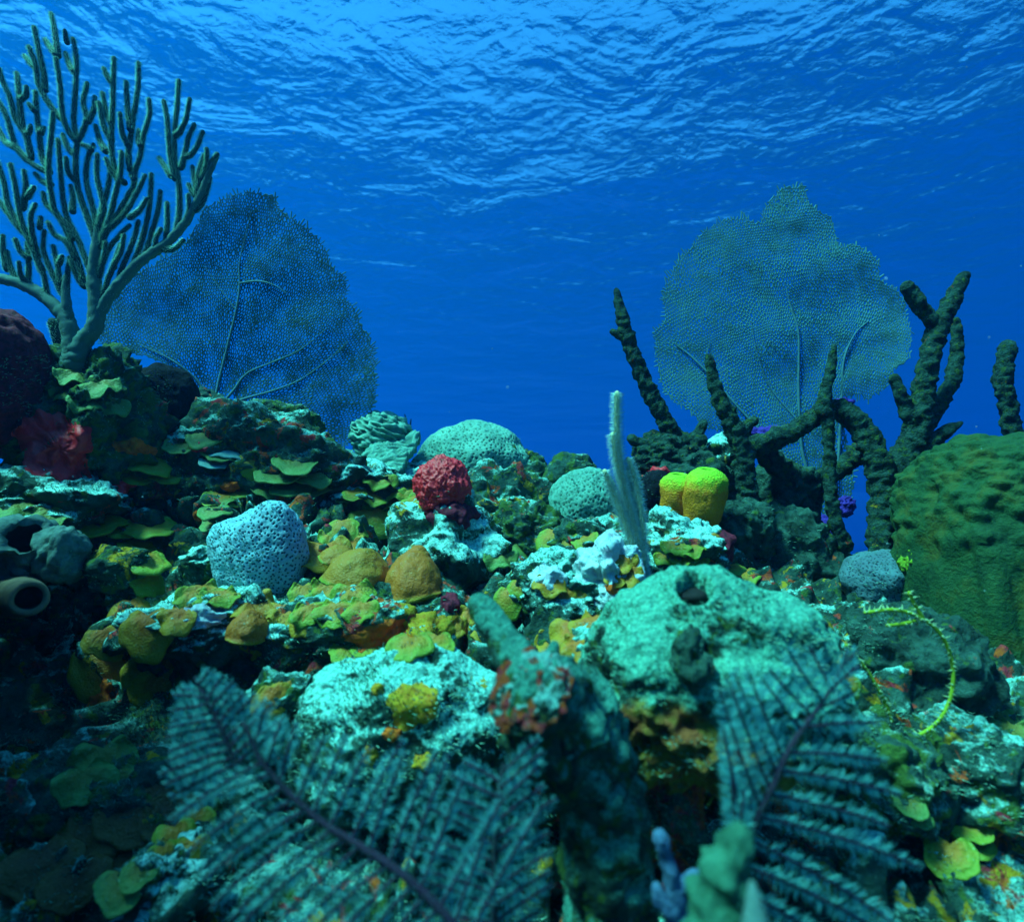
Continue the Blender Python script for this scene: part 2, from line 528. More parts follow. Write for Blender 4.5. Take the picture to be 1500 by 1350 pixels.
def rock_shape(c, r, seed=0, sub=6, lump=0.22, rough=0.05, pits=0.05, freq=1.4, box=0.0, rot=0.0, top=None):
    """A lumpy stone: centre, half sizes (across, deep, high) in metres."""
    v, f = ico(sub)
    q = v.copy()
    if box: q = np.sign(q) * np.abs(q) ** (1.0 - box)
    s = np.array([seed * 3.7, seed * 1.3, -seed * 2.1])
    k = 1 + lump * fbm(v * freq + s, 3, 0.5)
    q = q * k[:, None] * np.asarray(r)
    if rot:
        ca, sa = math.cos(rot), math.sin(rot)
        q = np.stack([q[:, 0] * ca - q[:, 1] * sa, q[:, 0] * sa + q[:, 1] * ca, q[:, 2]], 1)
    p = q + np.asarray(c)
    nrm = v / np.asarray(r)
    nrm /= np.linalg.norm(nrm, axis=1)[:, None]
    if rot: nrm = np.stack([nrm[:, 0] * ca - nrm[:, 1] * sa, nrm[:, 0] * sa + nrm[:, 1] * ca, nrm[:, 2]], 1)
    mean = float(np.mean(r))
    if rough or pits:
        a = fbm(p * 14 + s, 4, 0.55) * rough * mean
        d1, d2 = worley(p * (9.0 / max(mean, 0.04) * 0.16 + 10) + s)
        a -= np.clip(0.42 - d1, 0, 1) * pits * mean * 2.2
        a += np.abs(fbm(p * 38 + s, 3, 0.6)) * rough * mean * 0.45
        g1, g2 = worley(p * 19 + s + 0.25 * np.stack([noise(p * 11), noise(p * 11 + 7), noise(p * 11 + 14)], 1))
        a += np.clip(0.6 - g1, 0, 1) * rough * mean * 0.9 * (noise(p * 5 + s) > -0.15)
        c1, _ = worley(p * 8 + s + 5)
        a -= np.clip(0.36 - c1, 0, 1) * rough * mean * 3.2
        p = p + nrm * a[:, None]
    return p, f


def rock(name, px, py, d, w, h, deep, mat, label, cat='rock', seed=0, sub=6, solid=True, group=None, parent=None, sink=0.0, **kw):
    """Stone seen at pixel (px, py), w x h pixels across, its centre at depth d."""
    c = np.array(P(px, py, d)) - (0, 0, sink)
    r = (M(w, d) / 2, deep / 2, M(h, d) / 2)
    v, f = rock_shape(c, r, seed, sub, **kw)
    if solid: SOLIDS.append((v, f))
    o = link_mesh(name, v, f, MAT[mat] if isinstance(mat, str) else mat, parent)
    if parent is None: tag(o, label, cat, group)
    return o


def smooth_path(pts, rad, step):
    """Catmull-Rom through pts, resampled about every step metres."""
    p = np.asarray(pts, dtype=float)
    rr = np.asarray(rad, dtype=float)
    if len(p) < 2: return p, rr
    e = np.vstack([2 * p[0] - p[1], p, 2 * p[-1] - p[-2]])
    out, ro = [], []
    for i in range(len(p) - 1):
        p0, p1, p2, p3 = e[i], e[i + 1], e[i + 2], e[i + 3]
        n = max(2, int(np.linalg.norm(p2 - p1) / step))
        for k in range(n):
            t = k / n
            out.append(0.5 * ((2 * p1) + (p2 - p0) * t + (2 * p0 - 5 * p1 + 4 * p2 - p3) * t * t + (-p0 + 3 * p1 - 3 * p2 + p3) * t ** 3))
            ro.append(rr[i] * (1 - t) + rr[i + 1] * t)
    out.append(p[-1])
    ro.append(rr[-1])
    return np.array(out), np.array(ro)


def frames(p):
    t = np.gradient(p, axis=0)
    t /= np.linalg.norm(t, axis=1)[:, None] + 1e-9
    a = np.array([0.0, 1.0, 0.0]) if abs(t[0][1]) < 0.9 else np.array([1.0, 0, 0])
    n = np.zeros_like(p)
    x = a - t[0] * a.dot(t[0])
    for i in range(len(p)):
        x = x - t[i] * x.dot(t[i])
        x /= np.linalg.norm(x) + 1e-9
        n[i] = x
    return t, n, np.cross(t, n)


def tube(mb, pts, rad, sides=8, step=0.01, cap0=True, cap1=True, rough=0.0, rfreq=40.0, seed=0.0, knob=0.0):
    p, r = smooth_path(pts, rad, step)
    t, n, b = frames(p)
    # rounded ends
    def dome(i, sgn):
        extra_p, extra_r = [], []
        for a in (0.5, 0.85, 0.99):
            extra_p.append(p[i] + sgn * t[i] * r[i] * math.sin(a * math.pi / 2))
            extra_r.append(r[i] * math.cos(a * math.pi / 2))
        return extra_p, extra_r
    P2, R2, N2, B2 = list(p), list(r), list(n), list(b)
    if cap1:
        ep, er = dome(-1, 1)
        P2 += ep; R2 += er; N2 += [n[-1]] * 3; B2 += [b[-1]] * 3
    if cap0:
        ep, er = dome(0, -1)
        P2 = ep[::-1] + P2; R2 = er[::-1] + R2; N2 = [n[0]] * 3 + N2; B2 = [b[0]] * 3 + B2
    P2, R2, N2, B2 = map(np.array, (P2, R2, N2, B2))
    ang = np.linspace(0, 2 * math.pi, sides, endpoint=False)
    dirs = N2[:, None, :] * np.cos(ang)[None, :, None] + B2[:, None, :] * np.sin(ang)[None, :, None]
    V = (P2[:, None, :] + dirs * R2[:, None, None])
    m = len(P2)
    V = V.reshape(-1, 3)
    if rough:
        k = fbm(V * rfreq + seed, 3, 0.6) * rough
        if knob:
            d1, _ = worley(V * rfreq * 0.8 + seed)
            k += np.clip(0.55 - d1, 0, 1) * knob
        V = V + dirs.reshape(-1, 3) * (k * np.repeat(R2, sides))[:, None]
    i = np.arange(m - 1)[:, None] * sides
    j = np.arange(sides)[None, :]
    j2 = (j + 1) % sides
    F = np.stack([i + j, i + j2, i + sides + j2, i + sides + j], -1).reshape(-1, 4)
    mb.add(V, F)
    return p, r, t, n, b


def bristles(mb, p, r, t, n, b, spacing, length, width, per=7, lean=0.35, jitter=0.35, planar=None):
    """Polyps: thin three-cornered spikes standing off a branch."""
    seg = np.linalg.norm(np.diff(p, axis=0), axis=1)
    L = np.concatenate([[0], np.cumsum(seg)])
    k = max(2, int(L[-1] / spacing))
    s = np.linspace(0, L[-1], k)
    ip = lambda a: np.stack([np.interp(s, L, a[:, c]) for c in range(3)], 1)
    pp, tt, nn, bb = ip(p), ip(t), ip(n), ip(b)
    rr = np.interp(s, L, r)
    vs = []
    for q in range(per):
        a = 2 * math.pi * q / per + rng.uniform(0, 2 * math.pi / per, k) + np.arange(k) * 0.6
        if planar is not None:                      # polyps in two opposite rows, like a comb
            w = np.cross(tt, np.asarray(planar, float)) * (1 if q % 2 else -1)
            a = np.arctan2((w * bb).sum(1), (w * nn).sum(1)) + rng.normal(0, 0.45, k)
        d = nn * np.cos(a)[:, None] + bb * np.sin(a)[:, None]
        d = d + tt * lean + rng.normal(0, jitter * 0.5, (k, 3))
        d /= np.linalg.norm(d, axis=1)[:, None]
        root = pp + (nn * np.cos(a)[:, None] + bb * np.sin(a)[:, None]) * rr[:, None] * 0.85
        side = np.cross(d, tt)
        side /= np.linalg.norm(side, axis=1)[:, None] + 1e-9
        ln = length * rng.uniform(1 - jitter, 1 + jitter, k)[:, None]
        up = np.cross(side, d)
        vs.append(np.stack([root - side * width / 2 - up * width * 0.3, root + side * width / 2 - up * width * 0.3, root + up * width * 0.5, root + d * ln], 1))
    V = np.concatenate(vs).reshape(-1, 3)
    m = len(V) // 4
    base = np.arange(m)[:, None] * 4
    F = np.concatenate([base + [0, 1, 3], base + [1, 2, 3], base + [2, 0, 3]])
    mb.add(V, F)
    return len(V)


def comb_fuzz(mb, p, t, spacing, length, width):
    """Two opposite rows of slender polyps in the plane of a feather."""
    seg = np.linalg.norm(np.diff(p, axis=0), axis=1)
    L = np.concatenate([[0], np.cumsum(seg)])
    k = max(2, int(L[-1] / spacing))
    for sgn in (-1, 1):
        s = np.sort(rng.uniform(0, L[-1], k))
        pp = np.stack([np.interp(s, L, p[:, c]) for c in range(3)], 1)
        tt = np.stack([np.interp(s, L, t[:, c]) for c in range(3)], 1)
        w = sgn * np.cross(tt, np.array([0.0, 0.96, 0.28]))
        d = w + tt * 0.45 + rng.normal(0, 0.22, (k, 3))
        d /= np.linalg.norm(d, axis=1)[:, None]
        nn = np.array([0.0, -0.96, -0.28]) + rng.normal(0, 0.5, (k, 3))
        sd = np.cross(d, nn)
        sd /= np.linalg.norm(sd, axis=1)[:, None] + 1e-9
        taper = np.clip(np.minimum(s, L[-1] - s) / (0.2 * L[-1]), 0.45, 1)
        ln = (length * rng.uniform(0.55, 1.15, k) * taper)[:, None]
        wd = (width * rng.uniform(0.7, 1.3, k))[:, None]
        root = pp + w * 0.0012 + np.array([0, 0.001, 0])
        V = np.stack([root - sd * wd * 0.5, root + sd * wd * 0.5, root + d * ln * 0.6 + sd * wd * 0.55, root + d * ln + tt * ln * 0.12, root + d * ln * 0.6 - sd * wd * 0.55], 1).reshape(-1, 3)
        b_ = np.arange(k)[:, None] * 5
        mb.add(V, np.concatenate([b_ + [0, 1, 2], b_ + [0, 2, 4], b_ + [4, 2, 3]]))


def plate_geo(base, out, nrm, R, spread=1.7, cup=0.25, ruffle=0.08, waves=3.5, seed=0, thick=0.05, nu=14, nv=44):
    """One shelf of plate coral: grows from base along out, its upper face towards nrm."""
    out = np.asarray(out, float); nrm = np.asarray(nrm, float)
    out /= np.linalg.norm(out)
    nrm = nrm - out * nrm.dot(out); nrm /= np.linalg.norm(nrm)
    side = np.cross(nrm, out)
    g = np.random.default_rng(seed + 100)
    ph = g.uniform(0, 6.28, 4)
    u = np.linspace(0.0, 1.0, nu)
    a = np.linspace(-spread, spread, nv)
    U, A = np.meshgrid(u, a, indexing='ij')
    rim = (0.40 + 0.60 * np.maximum(np.cos(A * 0.70), 0)) * (1 + 0.09 * np.sin(A * 2.3 + ph[0]) + 0.05 * np.sin(A * 5.1 + ph[1]) + 0.03 * np.sin(A * 11 + ph[2]))
    X = U * rim
    x = X * np.cos(A); y = X * np.sin(A)
    h = -cup * X ** 2 + ruffle * U ** 2 * np.sin(A * waves + ph[2]) + 0.02 * np.sin(U * 20 + ph[3]) * U + 0.25 * ruffle * U ** 3 * np.sin(A * waves * 2.2 + ph[0])
    th = thick * 1.7 * (1 - U ** 8 * 0.55)
    pos = lambda hh: np.asarray(base) + R * (x[..., None] * out + y[..., None] * side + hh[..., None] * nrm)
    T = pos(h).reshape(-1, 3)
    B = pos(h - th).reshape(-1, 3)
    n = nu * nv
    i = np.arange(nu - 1)[:, None] * nv
    j = np.arange(nv - 1)[None, :]
    q = np.stack([i + j, i + nv + j, i + nv + j + 1, i + j + 1], -1).reshape(-1, 4)
    e = (nu - 1) * nv + np.arange(nv - 1)
    rimf = np.stack([e, n + e, n + e + 1, e + 1], -1)
    sides = []
    for jj, flip in ((0, 1), (nv - 1, 0)):
        k = np.arange(nu - 1) * nv + jj
        w = np.stack([k, k + n, k + nv + n, k + nv], -1)
        sides.append(w if flip else w[:, ::-1])
    F = np.concatenate([q, (q + n)[:, ::-1], rimf, *sides])
    rimv = np.concatenate([U.reshape(-1), U.reshape(-1)])
    und = np.concatenate([np.zeros(n), np.where(U.reshape(-1) > 0.97, 0.35, 1.0)])
    V = np.concatenate([T, B])
    V = V + ((fbm(V / R * 2.2 + seed, 2) * 0.05 + fbm(V / R * 8 + seed, 3) * 0.022)[:, None] * R) * nrm
    return V, F, rimv, und


BVH = [None]


def make_bvh():
    vs, fs, n = [], [], 0
    for v, f in SOLIDS:
        vs.append(v)
        fs.extend((np.asarray(f) + n).tolist())
        n += len(v)
    BVH[0] = BVHTree.FromPolygons(np.concatenate(vs).tolist(), fs)


def hit(px, py, fallback=1.5):
    """Where the line of sight through a photograph pixel first meets the reef."""
    d = (P(px, py, 1.0)).normalized()
    loc, nr, idx, dist = BVH[0].ray_cast(Vector((0, 0, 0)), d)
    if loc is None: return P(px, py, fallback), Vector((0, -0.6, 0.8)), fallback
    if nr.dot(d) > 0: nr = -nr
    dep = loc.y * CT + loc.z * ST
    return loc, nr, dep


def hit_mean(px, py, e):
    """hit(), with the surface direction averaged over a neighbourhood e pixels wide."""
    loc, nr, d = hit(px, py)
    acc = nr.copy()
    for a in range(8):
        l2, n2, d2 = hit(px + e * math.cos(a * 0.785), py + e * math.sin(a * 0.785), d)
        if abs(d2 - d) < 0.15: acc += n2
    acc -= loc.normalized() * 0.4
    return loc, acc.normalized(), d


def colony(name, px, py, plates, mat, label, cat='coral', droop=35, group=None, lift=0.0):
    """Plate colony: plates = (dx px, dy px, radius px, turn deg, droop deg or None, kind of curl)."""
    loc0, n0, d0 = hit(px, py)
    root = empty(name, loc0, label, cat, group)
    for k, pl in enumerate(plates):
        dx, dy, rp, turn = pl[:4]
        dr = pl[4] if len(pl) > 4 and pl[4] is not None else droop
        opt = pl[5] if len(pl) > 5 else {}
        loc, nr, d = hit_mean(px + dx, py + dy, 12)
        if abs(d - d0) > 0.35: loc, d = P(px + dx, py + dy, d0), d0
        h = Vector((nr.x, nr.y, 0))
        tow = Vector((-loc.x, -loc.y, 0)).normalized()
        h = (h.normalized() * 0.4 + tow) if h.length > 1e-3 else tow
        h.normalize()
        a = R(turn)
        h = Vector((h.x * math.cos(a) - h.y * math.sin(a), h.x * math.sin(a) + h.y * math.cos(a), 0))
        out = h * math.cos(R(dr)) - Vector((0, 0, 1)) * math.sin(R(dr))
        nrm = h * math.sin(R(dr)) + Vector((0, 0, 1)) * math.cos(R(dr))
        Rm = M(rp, d)
        base = loc - out * Rm * 0.40 + nrm * Rm * (0.08 + lift)
        nrm = nrm * 0.7 + nr * 0.3
        kw = dict(spread=2.25, cup=0.28, ruffle=0.09, waves=3.2)
        kw.update(opt)
        V, F, rimv, und = plate_geo(base, out, nrm, Rm * 1.15, seed=int(px * 7 + py * 3 + k * 13), **kw)
        link_mesh('plate', V, F, MAT[mat], root, attr={'rim': rimv, 'under': und})
    return root


def patch(name, px, py, w, h, mat, label, cat, thick=0.012, seed=0, group=None, lumps=0.5, wrinkle=0.0, n=26, parent=None):
    """A sheet of growth that follows the stone under it."""
    loc, nr, d = hit_mean(px, py, min(w, h) / 3)
    s1 = Vector((1, 0, 0)) - nr * nr.x
    s1.normalize()
    s2 = nr.cross(s1)
    if s2.z < 0: s2 = -s2
    rw, rh = M(w, d) / 2, M(h, d) / 2
    k = abs(s2.dot(Vector((0, -ST, CT))))
    rh = rh / max(k, 0.5)
    vs, f, ring = [], [], 3 * n
    us = np.linspace(0, 1, n // 2)
    ang = np.linspace(0, 2 * math.pi, ring, endpoint=False)
    edge = 1 + 0.30 * fbm(np.stack([np.cos(ang) * 1.6, np.sin(ang) * 1.6, np.full(ring, seed * 3.3)], 1), 4)
    pts = []
    for u in us:
        for a, e in zip(ang, edge):
            x, y = u * e * math.cos(a) * rw, u * e * math.sin(a) * rh
            o = loc + s1 * x + s2 * y + nr * 0.16
            hl, hn, hi, hd = BVH[0].ray_cast(o, -nr, 0.34)
            lim = 0.03 + 0.35 * (abs(x) + abs(y))
            dev = 0.16 + max(-lim, min(lim, (hd if hl is not None else 0.19) - 0.16))
            hl = o - nr * dev
            pts.append((hl, u))
    V = np.array([p[0][:] for p in pts])
    U = np.array([p[1] for p in pts])
    lift = thick * (1 - U ** 4) * (1 + lumps * fbm(V * 45 + seed, 3)) - 0.004 * U ** 6
    if wrinkle: lift += wrinkle * np.abs(noise(V * 70 + seed)) * (1 - U ** 6)
    V = V + np.array(nr)[None] * lift[:, None]
    i = np.arange(len(us) - 1)[:, None] * ring
    j = np.arange(ring)[None, :]
    F = np.stack([i + j, i + ring + j, i + ring + (j + 1) % ring, i + (j + 1) % ring], -1).reshape(-1, 4)
    o = link_mesh(name, V, F, MAT[mat], parent, attr={'rim': U, 'under': U * 0})
    if parent is None: tag(o, label, cat, group)
    return o


def star_head(name, px, py, d, w, h, deep, mat, cell, label, seed=0, sub=7, lump=0.1, lobes=None, depth=0.4, parent=None):
    """Dome of star coral with a real pit at every polyp; cell = spacing in metres."""
    c = np.array(P(px, py, d))
    r = np.array([M(w, d) / 2, deep / 2, M(h, d) / 2])
    v, f = ico(sub)
    k = 1 + lump * fbm(v * 1.3 + seed * 2.7, 2)
    if lobes:
        for (lx, ly, lz, amp, sh) in lobes:
            dv = np.array([lx, ly, lz], float); dv /= np.linalg.norm(dv)
            k += amp * np.exp(-(1 - v @ dv) * sh)
    q = v * k[:, None] * r
    area = 4 * math.pi * (((r[0] * r[1]) ** 1.6 + (r[0] * r[2]) ** 1.6 + (r[1] * r[2]) ** 1.6) / 3) ** (1 / 1.6)
    m = int(area / (cell * cell * 0.87))
    i = np.arange(m) + 0.5
    ph = np.arccos(1 - 2 * i / m)
    th = math.pi * (1 + 5 ** 0.5) * i
    s = np.stack([np.cos(th) * np.sin(ph), np.sin(th) * np.sin(ph), np.cos(ph)], 1)
    s += np.random.default_rng(seed).normal(0, 0.20 * cell / r.mean(), s.shape)
    s /= np.linalg.norm(s, axis=1)[:, None]
    from mathutils.kdtree import KDTree
    kd = KDTree(m)
    for n_, p_ in enumerate(s * r): kd.insert(p_, n_)
    kd.balance()
    dist = np.array([kd.find(p_)[2] for p_ in (v * r)])
    x = dist / cell
    jit = 0.06 * noise(v * 40)
    pit = np.clip((0.29 + jit - x) / 0.10, 0, 1)
    ringv = np.exp(-((x - 0.36) / 0.09) ** 2)
    nrm = v / r
    nrm /= np.linalg.norm(nrm, axis=1)[:, None]
    q = q + nrm * ((ringv * 0.10 - pit * 0.28) * cell * depth * 2.4 + 0.004 * fbm(q * 30, 3))[:, None]
    p = q + c
    SOLIDS.append((p, f))
    o = link_mesh(name, p, f, MAT[mat], parent, attr={'pit': pit})
    if parent is None: tag(o, label, 'coral')
    return o


def lathe(mb, p0, axis, prof, sides=28, seed=0, rough=0.03, bend=0.0):
    """prof = (along, radius) pairs turned about axis from p0."""
    ax = Vector(axis).normalized()
    x = ax.orthogonal().normalized()
    y = ax.cross(x)
    ang = np.linspace(0, 2 * math.pi, sides, endpoint=False)
    V = []
    for s, r in prof:
        c = np.array(Vector(p0) + ax * s)
        V.append(c + r * (np.cos(ang)[:, None] * np.array(x) + np.sin(ang)[:, None] * np.array(y)))
    V = np.array(V).reshape(-1, 3)
    big = max(r for _, r in prof)
    dirn = V - (np.array(p0) + ((V - np.array(p0)) @ np.array(ax))[:, None] * np.array(ax))
    V = V + dirn * (fbm(V / big * 1.2 + seed, 4) * rough * 3)[:, None]
    m = len(prof)
    i = np.arange(m - 1)[:, None] * sides
    j = np.arange(sides)[None, :]
    F = np.stack([i + j, i + (j + 1) % sides, i + sides + (j + 1) % sides, i + sides + j], -1).reshape(-1, 4)
    mb.add(V, F)
    return m * sides
# ------------------------------------------------------------------ setting: water surface, seabed, haze
WATER_Z = 20.0
_s = 400.0
ws = link_mesh('water', np.array([(-_s, -_s, WATER_Z), (_s, -_s, WATER_Z), (_s, _s, WATER_Z), (-_s, _s, WATER_Z)]), [[0, 1, 2, 3]], mat_water(), smooth=False)
tag(ws, 'rippled blue water surface seen from below, bright where the sky shows through', 'water surface', kind='structure')


def mat_seabed():
    t = NT('seabed_sand')
    c = t.ramp(t.noise(0.35, 5, 0.6), [(0.35, (0.02, 0.035, 0.035)), (0.65, (0.05, 0.07, 0.065))])
    return t.principled(c, 0.9)


sb = link_mesh('seabed', np.array([(-_s, -_s, -18.0), (_s, -_s, -18.0), (_s, _s, -18.0), (-_s, _s, -18.0)]), [[0, 1, 2, 3]], mat_seabed(), smooth=False)
tag(sb, 'deep seabed lost in the blue beyond the reef', 'seabed', kind='structure')
# ------------------------------------------------------------------ reef ground
GP = [  # photograph pixel and depth of the bare reef under everything else
    (-250, 700, 2.1), (-60, 720, 2.0), (30, 690, 2.05), (130, 600, 2.1), (180, 640, 2.05), (250, 640, 2.2), (320, 640, 2.35), (400, 660, 2.4), (470, 680, 2.5),
    (560, 700, 2.8), (640, 690, 2.9), (730, 730, 2.9), (800, 752, 3.0), (870, 735, 2.8), (960, 720, 2.5), (1060, 740, 2.45), (1150, 800, 2.35), (1250, 870, 2.15), (1330, 900, 1.9), (1420, 900, 1.85), (1600, 900, 1.8), (1800, 900, 1.8),
    (-200, 800, 1.8), (0, 800, 1.85), (120, 760, 1.85), (230, 740, 1.95), (330, 760, 1.85), (450, 760, 1.95), (540, 770, 2.1), (680, 830, 2.1), (760, 800, 2.3), (850, 800, 2.1), (960, 820, 1.8),
    (-200, 950, 1.75), (0, 960, 2.0), (80, 920, 1.92), (180, 860, 1.6), (280, 860, 1.55), (400, 880, 1.55), (480, 850, 1.65), (590, 880, 1.6), (700, 900, 1.55), (800, 900, 1.5), (880, 900, 1.45), (1180, 900, 1.7),
    (60, 1080, 1.85), (150, 1030, 1.72), (260, 985, 1.62), (380, 1000, 1.5), (480, 980, 1.42), (600, 960, 1.35), (700, 960, 1.35), (820, 970, 1.25),
    (0, 1160, 1.35), (120, 1130, 1.3), (220, 1150, 1.2), (330, 1110, 1.25), (450, 1080, 1.2),
    (-100, 1300, 0.95), (60, 1280, 0.98), (180, 1260, 0.95), (300, 1250, 0.95), (450, 1240, 0.98), (600, 1230, 0.95), (760, 1250, 1.05), (900, 1230, 1.12), (1000, 1230, 1.1),
    (1260, 960, 1.4), (1330, 960, 1.38), (1420, 1000, 1.4), (1500, 1000, 1.4), (1300, 1090, 1.15), (1400, 1130, 1.1), (1500, 1150, 1.05), (1250, 1200, 0.95), (1350, 1260, 0.98), (1480, 1300, 1.0), (1150, 1290, 1.0),
    (100, 1450, 0.95), (400, 1450, 0.95), (700, 1450, 1.0), (1000, 1450, 1.0), (1300, 1450, 1.0), (1600, 1400, 1.0),
]
CP = [tuple(P(*g)) for g in GP]
CP += [(x, -0.2, -0.72) for x in (-2.5, -1.2, 0, 1.2, 2.5)] + [(x, -1.3, -0.95) for x in (-3, -1.5, 0, 1.5, 3)]
CP += [(x, y, z) for y, z in ((3.35, -0.35), (3.8, -0.9), (4.6, -1.8)) for x in (-3.4, -2.3, -1.2, 0, 1.2, 2.3, 3.4)]
CP += [(s * 3.4, y, -0.5) for s in (-1, 1) for y in (0.6, 1.4, 2.2)]
# unseen ridge, added left of the frame to shade the lower left corner
CP += [(x + 0.06 * math.sin(y * 9), y, z + dz) for y, z in ((-0.5, 1.0), (-0.2, 1.35), (0.05, 1.45), (0.3, 1.4), (0.55, 1.3), (0.8, 1.25), (1.0, 1.0), (1.15, 0.7)) for x, dz in ((-1.42, 0.0), (-1.62, 0.25), (-2.0, 0.2))]
CP += [(-1.0, 0.3, -0.1), (-1.08, 0.6, -0.15), (-1.95, 1.5, 0.08), (-2.4, 1.2, 0.30), (-3.0, 1.2, 0.1)]
CP = np.array(CP)
_A = np.linalg.norm(CP[:, None, :2] - CP[None, :, :2], axis=2) + np.eye(len(CP)) * -0.02
_w = np.linalg.solve(np.block([[_A, np.ones((len(CP), 1))], [np.ones((1, len(CP))), np.zeros((1, 1))]]), np.append(CP[:, 2], 0))


def ground_z(xy):
    out = np.full(len(xy), _w[-1])
    for k in range(len(CP)): out += _w[k] * np.linalg.norm(xy - CP[k, :2], axis=1)
    return out


_x = np.concatenate([np.linspace(-6, -2.3, 40, endpoint=False), np.linspace(-2.3, 2.3, 560, endpoint=False), np.linspace(2.3, 6, 41)])
_y = np.concatenate([np.linspace(-3, 0.35, 40, endpoint=False), np.linspace(0.35, 3.5, 420, endpoint=False), np.linspace(3.5, 7.5, 40)])
_gx, _gy = np.meshgrid(_x, _y)
_xy = np.stack([_gx.ravel(), _gy.ravel()], 1)
_z = ground_z(_xy)
_out = np.maximum(0, np.maximum(np.abs(_xy[:, 0]) - 3.0, 0) * 1.3) + np.maximum(_xy[:, 1] - 4.6, 0) * 1.2 + np.maximum(-1.2 - _xy[:, 1], 0) * 0.5
_z = _z - _out
GV = np.stack([_xy[:, 0], _xy[:, 1], _z], 1)
_near = np.clip(1.2 - np.abs(_xy[:, 1] - 1.8) / 2.6, 0.25, 1)
_q = GV.copy()
_q += 0.05 * np.stack([fbm(GV * 5 + 3, 3), fbm(GV * 5 + 40, 3), fbm(GV * 5 + 80, 3)], 1)
_d1, _d2 = worley(_q * 8.5)
_e1, _e2 = worley(_q * 21, 7)
_lum = np.clip(0.62 - _d1, 0, 1) * 0.15 + np.clip(0.6 - _e1, 0, 1) * 0.05          # heads and knobs
_lum += 0.030 * fbm(_q * 4, 3) + 0.018 * np.abs(fbm(_q * 16, 3)) + 0.007 * fbm(_q * 48, 3)
_crev = -0.16 * np.clip(0.14 - (_d2 - _d1), 0, 1) / 0.14 * (noise(GV * 3.0) > -0.1)
_gn = np.stack([-np.gradient(_z.reshape(_gx.shape), _x, axis=1).ravel(), -np.gradient(_z.reshape(_gx.shape), _y, axis=0).ravel(), np.ones(len(_z))], 1)
_gn /= np.linalg.norm(_gn, axis=1)[:, None]
GV = GV + _gn * ((_lum + _crev - 0.05) * _near)[:, None]
_ww = _gx.shape[1]
_i = np.arange(len(_y) - 1)[:, None] * _ww
_j = np.arange(_ww - 1)[None, :]
GF = np.stack([_i + _j, _i + _j + 1, _i + _ww + _j + 1, _i + _ww + _j], -1).reshape(-1, 4)
rg = link_mesh('reef_ground', GV, GF, MAT['reef'])
tag(rg, 'rugged reef slope crusted with algae and small growth', 'reef', kind='structure')
SOLIDS.append((GV, GF))

# ------------------------------------------------------------------ rocks and boulders
rock('reef_rock', 138, 640, 2.05, 165, 260, 0.42, 'mossy', 'tall mossy rock pinnacle under the branching sea rod', seed=1, lump=0.34, rough=0.16, pits=0.1, box=0.1)
rock('reef_rock', 40, 745, 1.85, 250, 110, 0.40, 'pale', 'pale green ledge below the red patch at the left edge', seed=2, lump=0.3, rough=0.1)
rock('reef_rock', 330, 690, 2.25, 330, 190, 0.45, 'mixed', 'broad shaded rock mass below the left sea fan', seed=3, lump=0.35, rough=0.09)
rock('reef_rock', 385, 625, 2.45, 150, 70, 0.3, 'mossy', 'low grey green rock hump at the foot of the left sea fan', seed=4, lump=0.3, rough=0.1)
rock('reef_rock', 500, 720, 2.3, 190, 90, 0.35, 'pale', 'pale rock shelf behind the dotted blue star coral', seed=5, lump=0.35, rough=0.1)
rock('reef_rock', 590, 722, 2.6, 190, 90, 0.35, 'pale', 'pale rock slope under the tilted coral slab', seed=65, lump=0.35, rough=0.1)
rock('reef_rock', 310, 915, 1.50, 240, 85, 0.26, 'pale', 'white crusted overhang above the dark cave', seed=6, lump=0.38, rough=0.11)
rock('reef_rock', 500, 925, 1.50, 250, 110, 0.24, 'mixed', 'lumpy rock shelf overgrown with mustard coral above the boulder', seed=7, lump=0.35, rough=0.1)
rock('reef_rock', 650, 830, 1.95, 165, 210, 0.34, 'pale', 'pale crusted pinnacle carrying the red sponge', seed=8, lump=0.3, rough=0.09, box=0.1)
rock('reef_rock', 610, 915, 1.62, 200, 120, 0.24, 'mixed', 'rusty rock face below the two mustard shells', seed=9, lump=0.3, rough=0.08)
rock('reef_rock', 705, 775, 2.5, 230, 160, 0.36, 'mixed', 'rugged slope of rock below the distant pale star coral dome', seed=72, lump=0.35, rough=0.11)
rock('reef_rock', 748, 718, 2.85, 130, 120, 0.4, 'mossy', 'dark undercut rock on the right end of the distant coral dome', seed=10, lump=0.3, rough=0.1)
rock('reef_rock', 810, 868, 1.62, 150, 105, 0.24, 'pale', 'white crusted rock left of the fuzzy pale sea plume', seed=11, lump=0.35, rough=0.12)
rock('reef_rock', 890, 850, 1.58, 90, 120, 0.2, 'pink', 'chalk white rock knob speckled with orange', seed=12, lump=0.4, rough=0.13)
rock('reef_rock', 770, 790, 2.2, 130, 100, 0.3, 'mossy', 'shadowed green rock right of the red sponge', seed=66, lump=0.35, rough=0.12)
rock('reef_rock', 870, 800, 2.0, 140, 80, 0.3, 'mixed', 'rock with green plates below the round star coral', seed=67, lump=0.35, rough=0.12)
rock('reef_rock', 990, 812, 1.80, 150, 110, 0.25, 'pale', 'pale rock in front of the yellow tube sponges', seed=13, lump=0.36, rough=0.12)
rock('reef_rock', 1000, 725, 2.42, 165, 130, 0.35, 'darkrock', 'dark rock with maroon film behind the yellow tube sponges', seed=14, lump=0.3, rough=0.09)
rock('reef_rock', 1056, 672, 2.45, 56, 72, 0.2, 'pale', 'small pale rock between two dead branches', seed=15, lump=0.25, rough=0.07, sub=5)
rock('reef_rock', 1155, 720, 2.42, 95, 100, 0.28, 'darkrock', 'dark grey rock under the arching dead branch', seed=16, lump=0.3, rough=0.1)
